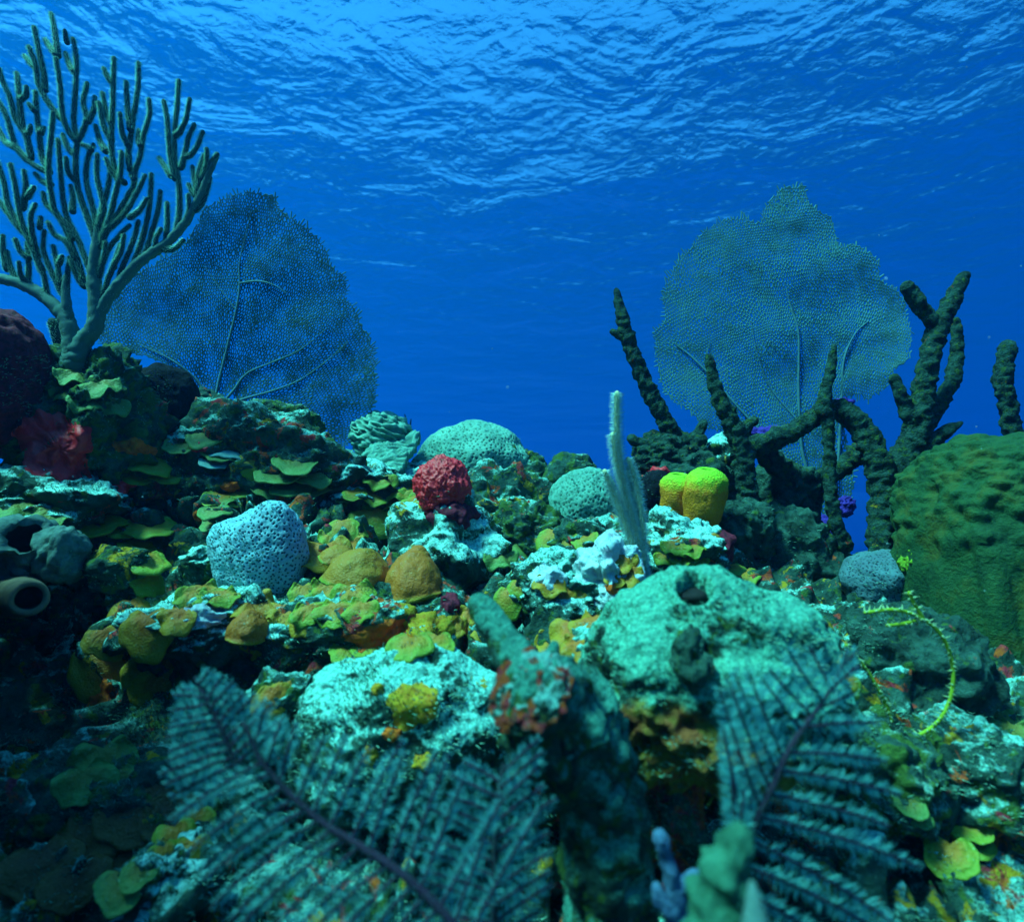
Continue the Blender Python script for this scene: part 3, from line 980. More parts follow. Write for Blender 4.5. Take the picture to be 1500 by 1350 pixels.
rock('reef_rock', 1150, 830, 2.25, 170, 170, 0.36, 'darkrock', 'black shaded rock wall below the right sea fan', seed=18, lump=0.3, rough=0.1)
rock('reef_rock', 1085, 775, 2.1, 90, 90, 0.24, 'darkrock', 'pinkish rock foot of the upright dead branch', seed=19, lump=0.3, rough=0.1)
star_head('boulder_coral', 1288, 850, 2.0, 105, 92, 0.28, 'stargrey', 0.014, 'grey dotted coral head behind the dead branch legs', seed=5, sub=6, lump=0.12, depth=0.2)
rock('reef_rock', 905, 985, 1.10, 150, 150, 0.18, 'dome', 'pale pitted flank of rock sloping left of the mound with the hole', seed=71, lump=0.3, rough=0.1)
rock('boulder', 588, 1075, 1.12, 330, 250, 0.30, 'dome', 'large pale cyan boulder with yellow spots behind the left feather plume', 'boulder', seed=20, lump=0.16, rough=0.045, pits=0.03, sub=7)
rock('reef_rock', 412, 1040, 1.20, 92, 110, 0.14, 'mixed', 'small knob capped with yellow film beside the pale boulder', seed=21, lump=0.3, rough=0.1)
rock('reef_rock', 1335, 975, 1.42, 190, 170, 0.26, 'darkrock', 'brown rock face inside the curl of the yellow whip', seed=22, lump=0.3, rough=0.1)
rock('reef_rock', 1420, 1130, 1.15, 190, 140, 0.24, 'mixed', 'grey crusted rock at the lower right edge', seed=23, lump=0.35, rough=0.12)
rock('reef_rock', 1290, 1130, 1.12, 170, 150, 0.22, 'mossy', 'mossy rock under the right feather plume', seed=24, lump=0.35, rough=0.12)
rock('reef_rock', 960, 1110, 1.02, 140, 260, 0.2, 'rustwall', 'rusty brown rock wall below the mound with the hole', seed=25, lump=0.3, rough=0.1)
rock('reef_rock', 165, 1190, 1.22, 330, 170, 0.24, 'brownbed', 'brown slope of layered plates below the dark cave', seed=26, lump=0.25, rough=0.08)
rock('reef_rock', 255, 1290, 1.0, 130, 120, 0.18, 'pale', 'pale rubble rock at the bottom edge beside the feather tips', seed=27, lump=0.4, rough=0.13)
rock('reef_rock', 170, 830, 1.66, 80, 70, 0.14, 'brownbed', 'small brown stone below the stacked lime plates', seed=28, lump=0.3, rough=0.1, sub=5)
rock('reef_rock', 295, 825, 1.72, 60, 46, 0.12, 'pale', 'small pale stone left of the dotted blue star coral', seed=29, lump=0.35, rough=0.12, sub=5)
# mound with the round hole
def hole_mound():
    c = np.array(P(1032, 992, 0.98))
    r = np.array([M(385, 0.98) / 2, 0.17, M(290, 0.98) / 2])
    v, f = ico(7)
    s = np.array([4.2, -1.3, 8.8])
    k = 1 + 0.17 * fbm(v * 1.5 + s, 3)
    for (lx, ly, lz, amp, sh) in ((0.75, -0.2, 0.55, 0.10, 9), (-0.1, -0.1, 1.0, 0.10, 10), (-0.8, -0.3, 0.2, -0.08, 6)):
        dv = np.array([lx, ly, lz]); dv /= np.linalg.norm(dv)
        k += amp * np.exp(-(1 - v @ dv) * sh)
    p = v * k[:, None] * r + c
    nrm = v / r; nrm /= np.linalg.norm(nrm, axis=1)[:, None]
    lowish = np.clip((c[2] + 0.05 - p[:, 2]) / 0.12, 0, 1)
    d1, d2 = worley(p * 24)
    a = 0.004 * fbm(p * 30, 4) + 0.002 * fbm(p * 90, 3) - np.clip(0.4 - d1, 0, 1) * (0.008 + 0.09 * lowish) + 0.026 * lowish * fbm(p * 16, 3)
    p = p + nrm * a[:, None]
    # the hole, and a second deeper cavity on the face
    for (px, py, dep, rad, deep) in ((1017, 868, 0.93, M(24, 0.93), 0.22), (1014, 962, 0.86, M(24, 0.86), 0.03)):
        ray = np.array(P(px, py, 1.0)); ray /= np.linalg.norm(ray)
        along = p @ ray
        off = np.linalg.norm(p - along[:, None] * ray, axis=1) * (1 + (0.45 if deep < 0.1 else 0.08) * noise(p * 34 + deep * 90))
        front = (nrm @ ray) < 0.35
        w = np.clip((rad - off) / (rad * (0.22 if deep > 0.1 else 0.5)), 0, 1) * front
        w = w * w * (3 - 2 * w)
        axis = np.array([0.05, 0.45, -0.9]) if deep >= 0.1 else ray
        p = p + axis / np.linalg.norm(axis) * (w * deep)[:, None]
        lip = np.exp(-((off - rad * 1.15) / (rad * 0.35)) ** 2) * front * (0.012 if deep >= 0.1 else 0.003)
        p = p + nrm * lip[:, None]
    SOLIDS.append((p, f))
    o = link_mesh('mound_sponge', p, f, MAT['hole'], attr={'low': np.clip((c[2] - 0.015 + 0.10 * np.clip((c[0] + 0.02 - p[:, 0]) / 0.2, -1, 0.6) - p[:, 2]) / 0.09, 0, 1)})
    v3, f3 = rock_shape(np.array(P(1019, 873, 0.945)), (M(22, .94), 0.03, M(12, .94)), 92, 4, lump=0.1)
    link_mesh('dark_lining', v3, f3, MAT['inside'], o)  # dark reddish plug; its near-black colour stands in for the hole's shade
    v2, f2 = rock_shape(np.array(P(1012, 966, 0.845)), (M(24, .9), 0.028, M(38, .9)), 91, 5, lump=0.4, rough=0.2)
    link_mesh('dark_growth', v2, f2, MAT['darkrock'], o)
    tag(o, 'large pale green mound with a round dark hole in its top', 'sponge')


hole_mound()
make_bvh()
# ------------------------------------------------------------------ coral heads
star_head('star_coral', 381, 818, 1.74, 134, 140, 0.24, 'starblue', 0.0125, 'pale blue star coral head covered in dark dots, two lobed', seed=2,
          lobes=((-0.8, -0.3, 0.6, 0.22, 9), (0.35, -0.3, 0.9, 0.30, 8), (-0.33, -0.35, 0.9, -0.30, 24), (0.8, -0.3, 0.3, 0.08, 8)), sub=7)
star_head('star_coral', 690, 690, 2.85, 180, 140, 0.42, 'starpale', 0.021, 'wide pale green star coral dome on the crest of the reef', seed=3, lump=0.14, sub=7, depth=0.3)
star_head('star_coral', 858, 738, 2.35, 102, 108, 0.28, 'stargreen', 0.019, 'round green star coral ball left of the fuzzy pale plume', seed=4, sub=6)
o = rock('fuzzy_coral_head', 838, 695, 2.6, 82, 66, 0.22, 'mossy', 'fuzzy grey coral knob behind the round green star coral', 'coral', seed=31, sub=5, lump=0.16)
lc = rock('ridged_coral', 557, 640, 2.7, 86, 66, 0.24, 'starpale', 'ridged green lettuce coral mound on the crest behind the slab', 'coral', seed=32, sub=6, lump=0.18, rough=0.03)


def ridged(o):
    me = o.data
    n = len(me.vertices)
    co = np.empty(n * 3); me.vertices.foreach_get('co', co); co = co.reshape(-1, 3)
    no = np.empty(n * 3); me.vertices.foreach_get('normal', no); no = no.reshape(-1, 3)
    w = np.abs(noise(np.stack([co[:, 0] * 14, co[:, 1] * 14, co[:, 2] * 42 + co[:, 0] * 16], 1)))
    rid = np.clip(1 - w * 3.0, 0, 1)
    co = co + no * (rid * 0.014)[:, None]
    me.vertices.foreach_set('co', co.ravel())
    at = me.attributes.new('pit', 'FLOAT', 'POINT')
    at.data.foreach_set('value', (0.85 - rid).astype(np.float32))
    me.update()


ridged(lc)
make_bvh()


def shell(name, bits, mat, label, group=None):
    """Hanging shells of plate coral: narrow where they hold on, broad and turned at the lower rim. bits = (px, py, depth, w px, h px, thickness m, lean deg)."""
    root = empty(name, P(*bits[0][:3]), label, 'coral', group)
    for k, (px, py, d, w, h, dp, lean) in enumerate(bits):
        v, f = ico(5)
        z = v[:, 2]
        t = np.clip((1 - z) / 1.55, 0, 1)
        s = 0.82 + 0.30 * t
        q = np.stack([v[:, 0] * s, v[:, 1] * s, np.where(z < -0.35, -0.35 + (z + 0.35) * 0.42, z)], 1)
        a = np.arctan2(v[:, 1], v[:, 0])
        brim = np.exp(-((z + 0.42) / 0.16) ** 2)
        q[:, :2] *= (1 + 0.10 * brim * (1 + 0.6 * np.sin(a * 3 + k + px)))[:, None]
        q *= (1 + 0.07 * fbm(v * 1.6 + px * 0.1, 3))[:, None]
        q[:, 2] += 0.10 * np.sin(a * 2 + px)[...] * brim
        q = q * np.array([M(w, d) / 2, dp, M(h, d) / 1.9])
        r = R(lean)
        q = np.stack([q[:, 0] * math.cos(r) + q[:, 2] * math.sin(r), q[:, 1], -q[:, 0] * math.sin(r) + q[:, 2] * math.cos(r)], 1)
        q += (0.0025 * fbm(q * 45 + px, 3))[:, None] * v
        p = q + np.array(P(px, py - h * 0.12, d))
        link_mesh('plate', p, f, MAT[mat], root, attr={'rim': np.clip(1.1 * brim + 0.25 * (z > 0.2), 0, 1), 'under': np.clip((-0.6 - z) * 4, 0, 1)})
    return root


def slab(name, pts, d0, d1, mat, label, thick=0.02):
    """Flat tilted plate between photograph corners, far edge at depth d1."""
    n = 64
    a, b, c, d = [np.array(P(px, py, dd)) for (px, py), dd in zip(pts, (d0, d0, d1, d1))]
    u = np.linspace(0, 1, n)
    U, W = np.meshgrid(u, u, indexing='ij')
    e = 0.10 * fbm(np.stack([U.ravel() * 3, W.ravel() * 3, U.ravel() * 0 + 5], 1), 3).reshape(U.shape)
    Ue = U + e * 0.5 * (np.abs(U - 0.5) * 2) ** 3
    We = W + e * (np.abs(W - 0.5) * 2) ** 3
    S = ((a * (1 - Ue)[..., None] + b * Ue[..., None]) * (1 - We)[..., None] + (d * (1 - Ue)[..., None] + c * Ue[..., None]) * We[..., None]).reshape(-1, 3)
    nr = np.cross(b - a, d - a); nr /= np.linalg.norm(nr)
    if nr[2] < 0: nr = -nr
    rd = np.clip(1 - np.abs(noise(np.stack([U.ravel() * 3.5 + 2.0 * W.ravel(), W.ravel() * 11 - U.ravel() * 3, U.ravel() * 0], 1))) * 3.2, 0, 1) * 0.016
    T = S + nr * rd[:, None] + nr * (0.03 * fbm(S * 6, 2))[:, None]
    B = T - nr * thick * 1.4
    i = np.arange(n - 1)[:, None] * n
    j = np.arange(n - 1)[None, :]
    q = np.stack([i + j, i + j + 1, i + n + j + 1, i + n + j], -1).reshape(-1, 4)
    loop = list(range(n)) + [k * n + n - 1 for k in range(1, n)] + list(range(n * n - 2, n * n - n - 1, -1)) + [k * n for k in range(n - 2, 0, -1)]
    m = n * n
    side = [[loop[k], loop[k] + m, loop[(k + 1) % len(loop)] + m, loop[(k + 1) % len(loop)]] for k in range(len(loop))]
    V = np.concatenate([T, B])
    F = q.tolist() + (q + m)[:, ::-1].tolist() + side
    pit = np.concatenate([np.clip(0.85 - rd * 60, 0, 1), np.ones(m)])
    o = link_mesh(name, V, F, MAT[mat], attr={'pit': pit, 'rim': 1 - pit, 'under': pit * 0})
    tag(o, label, 'coral')
    return o


slab('coral_slab', [(496, 706), (582, 696), (614, 636), (556, 640)], 2.34, 2.66, 'stargreen', 'tilted pale green coral slab leaning against the reef crest')

# ------------------------------------------------------------------ plate coral colonies: (dx, dy, radius px, turn, droop, options)
BULB = dict(cup=0.55, ruffle=0.04, waves=2.2, thick=0.06)
RUF = dict(cup=0.2, ruffle=0.17, waves=5.0)
FLAT = dict(cup=0.12, ruffle=0.06)
colony('plate_coral', 200, 950, [(-28, 15, 62, 25, 52, BULB), (12, -32, 46, -5, 48, BULB), (45, 30, 44, -25, 55, BULB), (20, 40, 50, 0, 58, BULB), (-45, -15, 34, 40, 40, BULB), (58, -45, 34, -20, 40, RUF), (30, 62, 44, -8, 75, BULB), (-10, -60, 30, 10, 35, BULB)],
       'mustard', 'big mustard shell coral cluster hanging over the dark cave')
shell('plate_coral', [(526, 856, 1.64, 92, 84, 0.10, 20), (498, 822, 1.72, 54, 36, 0.07, 20)], 'lime', 'smooth mustard shell with a turned lime rim, left of the pair')
shell('plate_coral', [(606, 866, 1.64, 84, 92, 0.10, -4), (612, 818, 1.68, 36, 30, 0.05, 0)], 'mustard', 'smooth brown mustard shell, right of the pair')
colony('plate_coral', 478, 810, [(0, 0, 46, 10, 30, RUF), (26, -8, 40, -20, 34, RUF), (-14, 22, 38, 22, 40, RUF), (36, 18, 36, -16, 45, RUF)], 'mustard', 'ruffled mustard coral beside the right flank of the dotted blue head')
colony('plate_coral', 480, 872, [(0, 0, 40, 12, 38, RUF), (-34, -4, 30, 24, 35, RUF), (34, 2, 38, -12, 40, RUF), (10, 26, 36, 0, 45, RUF), (-28, 26, 30, 20, 42, RUF), (48, 22, 30, -20, 42, RUF)], 'lime', 'torn yellow green coral ruffles below the dotted blue head')
colony('plate_coral', 455, 905, [(0, 0, 34, 8, 45, BULB), (-30, 8, 26, 20, 45, BULB)], 'mustard', 'small orange mustard shells on the lumpy shelf')
shell('plate_coral', [(364, 930, 1.40, 52, 58, 0.06, 4)], 'mustard', 'single mustard shell hanging under the white crusted overhang')
colony('plate_coral', 372, 905, [(0, -16, 44, 6, 35, RUF), (40, -8, 30, -10, 35, RUF)], 'mustard', 'mustard ruffles lying on the white crusted overhang')
colony('plate_coral', 214, 795, [(0, -22, 44, 6, 22, FLAT), (2, 2, 46, -4, 20, FLAT), (4, 26, 42, 2, 24, FLAT), (0, 48, 34, 0, 30, BULB)], 'lime', 'neat stack of four lime shelves near the left edge')
colony('plate_coral', 160, 768, [(-12, 0, 40, 16, 22, FLAT), (16, 6, 30, -10, 24, FLAT)], 'lime', 'two lime shelves left above the neat stack')
colony('plate_coral', 298, 868, [(0, 0, 38, 8, 26, RUF), (24, 6, 30, -10, 26, RUF), (-18, 8, 28, 22, 30, RUF)], 'lime', 'green ruffles at the lower left foot of the dotted blue head')
colony('plate_coral', 315, 750, [(0, 0, 26, 12, 26, FLAT), (8, -16, 22, -6, 24, FLAT), (-2, 18, 24, 6, 30, FLAT)], 'green', 'small green shelves touching the upper left of the dotted blue head')
colony('plate_coral', 432, 700, [(0, -22, 40, 12, 26, FLAT), (-18, -6, 42, 16, 26, FLAT), (18, -4, 40, -12, 28, FLAT), (-4, 10, 44, 4, 28, FLAT), (26, 14, 34, -16, 30, FLAT), (-30, 16, 34, 20, 30, FLAT)], 'green', 'dark green shelves stacked like roof tiles on the shaded rock')
colony('plate_coral', 216, 682, [(0, 0, 36, 10, 28, FLAT), (28, 14, 32, -12, 30, FLAT), (-14, 18, 24, 18, 32, FLAT)], 'lime', 'green shelf with a bright rim beside the orange patch')
colony('plate_coral', 300, 640, [(0, 0, 34, 0, 30, FLAT), (-34, 12, 30, 14, 30, FLAT), (26, 26, 32, -12, 30, FLAT)], 'green', 'olive shelves on the rock right of the black sponge')
colony('plate_coral', 335, 662, [(0, 0, 36, 0, 24, FLAT), (-20, 14, 26, 20, 24, FLAT)], 'grey', 'pale grey shelf on the shaded rock mass')
colony('plate_coral', 362, 675, [(0, 0, 24, -10, 50, BULB), (8, 14, 20, -14, 50, BULB)], 'lime', 'small round lime shell right of the pale grey shelf')
colony('plate_coral', 330, 732, [(-4, 0, 32, 10, 28, FLAT), (18, -10, 28, -10, 28, FLAT)], 'lime', 'lime shelf above the left lobe of the dotted blue head')
colony('plate_coral', 118, 552, [(0, 0, 36, 12, 34, RUF), (28, 12, 32, -10, 36, RUF), (-18, 22, 28, 20, 38, RUF), (14, 34, 30, 0, 42, RUF), (42, 40, 30, -12, 46, RUF)], 'green', 'green leafy coral clinging to the top of the mossy pinnacle')
colony('plate_coral', 548, 745, [(-4, 2, 42, 8, 32, BULB), (30, -14, 36, -12, 26, RUF), (-28, -22, 22, 24, 30, FLAT), (52, -30, 30, -14, 26, RUF)], 'lime', 'bright lime shell on the pale shelf left of the red sponge')
colony('plate_coral', 588, 722, [(0, 0, 30, 0, 28, RUF), (-30, -18, 28, 16, 30, RUF), (-40, 6, 24, 20, 32, RUF), (20, 12, 24, -16, 30, RUF)], 'lime', 'green and orange ruffles up the slope behind the lime shell')
colony('plate_coral', 500, 772, [(0, 0, 32, 6, 34, BULB), (-14, 14, 26, 14, 40, RUF), (16, 12, 26, -12, 40, RUF)], 'lime', 'yellow green shell on the pale shelf just right of the dotted head')
colony('plate_coral', 752, 795, [(0, 0, 34, 0, 40, RUF), (-18, 22, 30, 12, 44, RUF), (20, 22, 28, -14, 44, RUF), (6, 42, 26, 4, 50, RUF)], 'green', 'green ruffles in the shade right of the pinnacle')
colony('plate_coral', 812, 785, [(0, 0, 32, 10, 34, BULB), (24, 12, 34, -10, 42, BULB), (-20, 14, 26, 20, 42, BULB), (44, 4, 26, -16, 38, FLAT)], 'lime', 'lime and orange shells below the round green star coral')
colony('plate_coral', 745, 875, [(0, 0, 30, 6, 48, BULB), (14, -16, 22, -10, 40, BULB)], 'lime', 'single bright green shell left of the white crusted rock')
colony('plate_coral', 822, 878, [(0, 0, 42, 8, 58, BULB), (22, -14, 34, -12, 42, BULB), (-16, -20, 28, 16, 40, RUF)], 'mustard', 'brown mustard shells on the right flank of the white crusted rock')
colony('plate_coral', 838, 930, [(0, 0, 44, -6, 36, RUF), (-24, 16, 36, 12, 44, RUF), (26, -14, 36, -16, 36, RUF), (4, 24, 34, 0, 50, RUF)], 'mustard', 'bright golden lumpy coral between the white rock and the mound')
colony('plate_coral', 912, 822, [(0, 0, 28, 6, 44, RUF), (8, 20, 28, -8, 48, RUF), (-8, 24, 22, 14, 50, RUF)], 'mustard', 'golden ruffles beside the stem of the fuzzy pale plume')
colony('plate_coral', 990, 800, [(0, 0, 24, 8, 36, RUF), (24, 4, 22, -10, 36, RUF), (-16, 14, 20, 16, 40, RUF), (12, 18, 22, 0, 42, RUF), (34, 20, 18, -20, 42, RUF)], 'lime', 'small dense green rosettes on the rock before the yellow tubes')
colony('plate_coral', 1092, 842, [(0, 0, 28, 0, 26, FLAT), (-18, -10, 20, 14, 26, FLAT)], 'lime', 'thin green shelf peeping over the mound with the hole')
colony('plate_coral', 402, 1022, [(0, 0, 34, 10, 48, BULB), (14, -12, 24, -8, 40, BULB)], 'mustard', 'yellow cap on the small knob beside the pale boulder')
colony('plate_coral', 258, 1228, [(0, 0, 40, 16, 44, BULB), (22, 20, 34, -8, 50, BULB), (-16, 24, 28, 20, 50, BULB), (30, -26, 30, -12, 42, BULB)], 'lime', 'yellow green shells below the tips of the left feather plume')
colony('plate_coral', 180, 1295, [(0, 0, 44, 20, 34, FLAT), (24, -16, 30, 0, 34, FLAT)], 'green', 'green blade at the bottom left edge')
colony('plate_coral', 150, 1125, [(0, -8, 50, 10, 50, RUF), (-26, 22, 44, 24, 50, RUF), (20, 20, 36, -6, 54, RUF)], 'green', 'dim green ruffled coral leaning below the cave mouth')
colony('plate_coral', 205, 1195, [(0, 0, 62, 6, 40, FLAT), (-58, 16, 54, 16, 40, FLAT), (46, 6, 50, -12, 42, FLAT), (-16, 42, 56, 10, 42, FLAT), (-90, 48, 50, 24, 42, FLAT), (36, -40, 48, -6, 42, FLAT)], 'brown', 'wide dull brown plates layered on the lower left slope')
colony('plate_coral', 60, 1270, [(0, 0, 56, 14, 42, FLAT), (52, 22, 50, 0, 44, FLAT), (-40, 30, 48, 22, 44, FLAT)], 'brown', 'dull brown plates in the bottom left corner')
colony('plate_coral', 1405, 1225, [(0, 0, 44, -6, 34, FLAT), (16, -14, 34, -20, 30, FLAT), (-10, 30, 40, 10, 46, FLAT)], 'lime', 'bright green leaf shaped plate at the lower right')
colony('plate_coral', 1332, 1178, [(0, 0, 26, 0, 34, FLAT), (14, 16, 22, -12, 36, FLAT)], 'green', 'small green plate under the right feather plume')
colony('plate_coral', 1246, 1002, [(0, 0, 24, 0, 46, BULB), (-10, -14, 16, 14, 40, BULB)], 'lime', 'small lime shell at the tip of the right feather plume')
colony('plate_coral', 1462, 1060, [(0, 0, 40, 10, 30, RUF), (24, 14, 34, -8, 36, RUF)], 'green', 'green ruffle below the green barrel sponge at the right edge')
colony('plate_coral', 30, 745, [(0, 0, 40, 16, 30, RUF), (40, 10, 34, 0, 34, RUF), (-30, 14, 30, 24, 36, RUF)], 'green', 'mossy green ruffles on the ledge at the left edge')
colony('plate_coral', 690, 905, [(0, 0, 30, 6, 46, RUF), (-22, 12, 26, 14, 48, RUF), (20, 18, 26, -10, 50, RUF)], 'mustard', 'orange mustard ruffles right of the rusty rock face')
colony('plate_coral', 555, 945, [(0, 0, 44, 4, 30, FLAT), (-44, 6, 36, 14, 32, FLAT), (46, 2, 38, -8, 32, FLAT), (86, -4, 30, -12, 32, FLAT)], 'lime', 'thin lime shelves along the top of the pale boulder')
# ------------------------------------------------------------------ encrusting growth
patch('encrusting_sponge', 85, 655, 88, 90, 'red', 'crimson sponge sheet on the flank of the mossy pinnacle', 'sponge', 0.02, 1, wrinkle=0.006)
patch('encrusting_sponge', 10, 782, 30, 30, 'red', 'small red spot on the ledge at the left edge', 'sponge', 0.012, 2)
patch('encrusting_sponge', 195, 655, 44, 26, 'orange', 'orange patch above the green shelf with a bright rim', 'sponge', 0.012, 3)
patch('encrusting_sponge', 182, 712, 34, 20, 'red', 'dull red patch under the green shelf with a bright rim', 'sponge', 0.012, 4)
patch('encrusting_sponge', 288, 652, 36, 22, 'red', 'red patch between olive shelves on the shaded rock', 'sponge', 0.01, 5)
patch('encrusting_sponge', 295, 755, 26, 22, 'orange', 'orange spot left of the dotted blue head', 'sponge', 0.01, 6)
patch('encrusting_sponge', 338, 712, 24, 18, 'orange', 'orange spot on the shaded rock above the dotted blue head', 'sponge', 0.01, 7)
patch('encrusting_sponge', 555, 930, 90, 46, 'orange', 'rusty red film under the mustard shell pair', 'sponge', 0.008, 8)
patch('encrusting_sponge', 628, 930, 90, 50, 'yellowfilm', 'ochre film on the rusty rock face', 'sponge', 0.008, 9)
patch('encrusting_sponge', 606, 1030, 84, 66, 'yellowfilm', 'largest yellow patch on the pale boulder', 'sponge', 0.004, 10)
patch('encrusting_sponge', 552, 1008, 22, 18, 'yellowfilm', 'upper left yellow spot on the pale boulder', 'sponge', 0.007, 11)
patch('encrusting_sponge', 542, 1108, 24, 34, 'yellowfilm', 'yellow spot among the left feather branches on the boulder', 'sponge', 0.007, 12)
patch('encrusting_sponge', 622, 1116, 34, 24, 'yellowfilm', 'lower right yellow spot on the pale boulder', 'sponge', 0.007, 13)
patch('encrusting_sponge', 575, 1075, 30, 20, 'orange', 'small orange spot in the middle of the pale boulder', 'sponge', 0.006, 14)
patch('encrusting_sponge', 900, 862, 26, 18, 'orange', 'orange red spot on the chalk white rock knob', 'sponge', 0.008, 15)
patch('encrusting_sponge', 962, 700, 44, 40, 'red', 'dark red film left of the yellow tube sponges', 'sponge', 0.008, 16)
patch('encrusting_sponge', 1075, 790, 40, 44, 'maroon', 'maroon film at the foot of the upright dead branch', 'sponge', 0.008, 17)
rock('encrusting_sponge', 1346, 820, 1.84, 26, 66, 0.09, 'yellowgreen', 'bright yellow green crust on the edge of the green barrel', 'sponge', seed=18, sub=6, lump=0.55, rough=0.32)
patch('encrusting_sponge', 150, 1020, 36, 46, 'orange', 'dark rust patch under the big mustard cluster', 'sponge', 0.01, 20)
patch('coralline_crust', 805, 842, 54, 40, 'pink', 'white crust on top of the white crusted rock', 'algae', 0.012, 21)
patch('coralline_crust', 295, 902, 64, 36, 'pink', 'white crust on the overhang above the cave', 'algae', 0.012, 22)
patch('encrusting_sponge', 660, 882, 34, 40, 'maroon', 'maroon film right of the mustard shell pair', 'sponge', 0.008, 23)
# ------------------------------------------------------------------ sponges
rock('dome_sponge', -6, 560, 1.85, 130, 225, 0.34, 'maroon', 'dark maroon knobbly dome cut by the left edge', 'sponge', seed=33, sub=6, lump=0.1, rough=0.03, pits=0.08)
rock('dome_sponge', 236, 592, 2.22, 108, 118, 0.24, 'black', 'round black sponge behind the mossy pinnacle', 'sponge', seed=34, sub=6, lump=0.1, rough=0.03)
rock('dome_sponge', 962, 718, 2.22, 46, 62, 0.1, 'black', 'small black ball sponge left of the yellow tube sponges', 'sponge', seed=64, sub=5, lump=0.1, rough=0.03)


def red_lump():
    c = np.array(P(648, 712, 1.93))
    r = np.array([M(80, 1.93) / 2, 0.095, M(88, 1.93) / 2])
    v, f = ico(6)
    k = 1 + 0.10 * fbm(v * 1.6 + 9, 3)
    q = v * k[:, None] * r
    d1, d2 = worley(v * 2.9 + 2.2 + 0.3 * np.stack([noise(v * 4), noise(v * 4 + 8), noise(v * 4 + 16)], 1))
    e1, e2 = worley(v * 7.5 + 5)
    crease = 0.0065 * np.clip(1 - (d2 - d1) / 0.13, 0, 1) - 0.004 * np.clip(1 - (e2 - e1) / 0.12, 0, 1) + 0.006 * fbm(v * 4, 3)
    nrm = v / r; nrm /= np.linalg.norm(nrm, axis=1)[:, None]
    p = q + nrm * crease[:, None] + c
    SOLIDS.append((p, f))
    o = link_mesh('lobed_sponge', p, f, MAT['red'])
    tag(o, 'wrinkled crimson sponge lump on top of the pale pinnacle', 'sponge')
    v2, f2 = rock_shape(np.array(P(660, 755, 1.9)), (0.085, 0.07, 0.06), 77, 5, lump=0.3)
    o2 = link_mesh('sponge_foot', v2, f2, MAT['maroon'], o)


red_lump()


def tube_sponge(name, px, top, bot, d, wt, wm, wb, mat, parent=None, lean=0.0, seed=0, label=None, partname='tube'):
    a = np.array(P(px, bot, d)); b = np.array(P(px + lean, top, d))
    L = np.linalg.norm(b - a); ax = (b - a) / L + np.array([0, -0.20, 0])
    t, m, w = M(wt, d) / 2, M(wm, d) / 2, M(wb, d) / 2
    prof = [(0, w * 0.6), (0.05 * L, w), (0.25 * L, w + (m - w) * 0.5), (0.5 * L, m), (0.7 * L, m * 1.02), (0.84 * L, m * 0.95), (0.91 * L, m * 0.82), (0.955 * L, m * 0.64), (0.985 * L, t * 1.15), (1.0 * L, t * 0.92), (0.985 * L, t * 0.70), (0.93 * L, t * 0.62), (0.75 * L, t * 0.55), (0.73 * L, 0.001)]
    fine_s = np.linspace(0, len(prof) - 1, 54)
    pr = [(np.interp(x, range(len(prof)), [p[0] for p in prof]), np.interp(x, range(len(prof)), [p[1] for p in prof])) for x in fine_s]
    mb = MB()
    sides = 48
    lathe(mb, a, ax, pr, sides, seed, 0.035)
    V = mb.verts()
    d1, _ = worley(V * 95 + seed)
    cen = a + ((V - a) @ (ax / np.linalg.norm(ax)))[:, None] * (ax / np.linalg.norm(ax))
    V = V + (V - cen) * (np.clip(0.55 - d1, 0, 1) * 0.10 + 0.02 * fbm(V * 150, 2))[:, None]
    rim = np.repeat(np.clip([p[0] / L for p in pr], 0, 1), sides)
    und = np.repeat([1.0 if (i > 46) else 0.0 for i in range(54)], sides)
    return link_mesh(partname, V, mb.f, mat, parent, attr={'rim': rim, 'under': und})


yt = empty('tube_sponge', P(1015, 775, 2.05), 'pair of fat yellow tube sponges with orange sides and lime tops', 'sponge')
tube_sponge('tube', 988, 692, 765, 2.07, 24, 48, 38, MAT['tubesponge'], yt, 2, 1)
tube_sponge('tube', 1026, 684, 780, 2.0, 26, 60, 44, MAT['tubesponge'], yt, 4, 2)

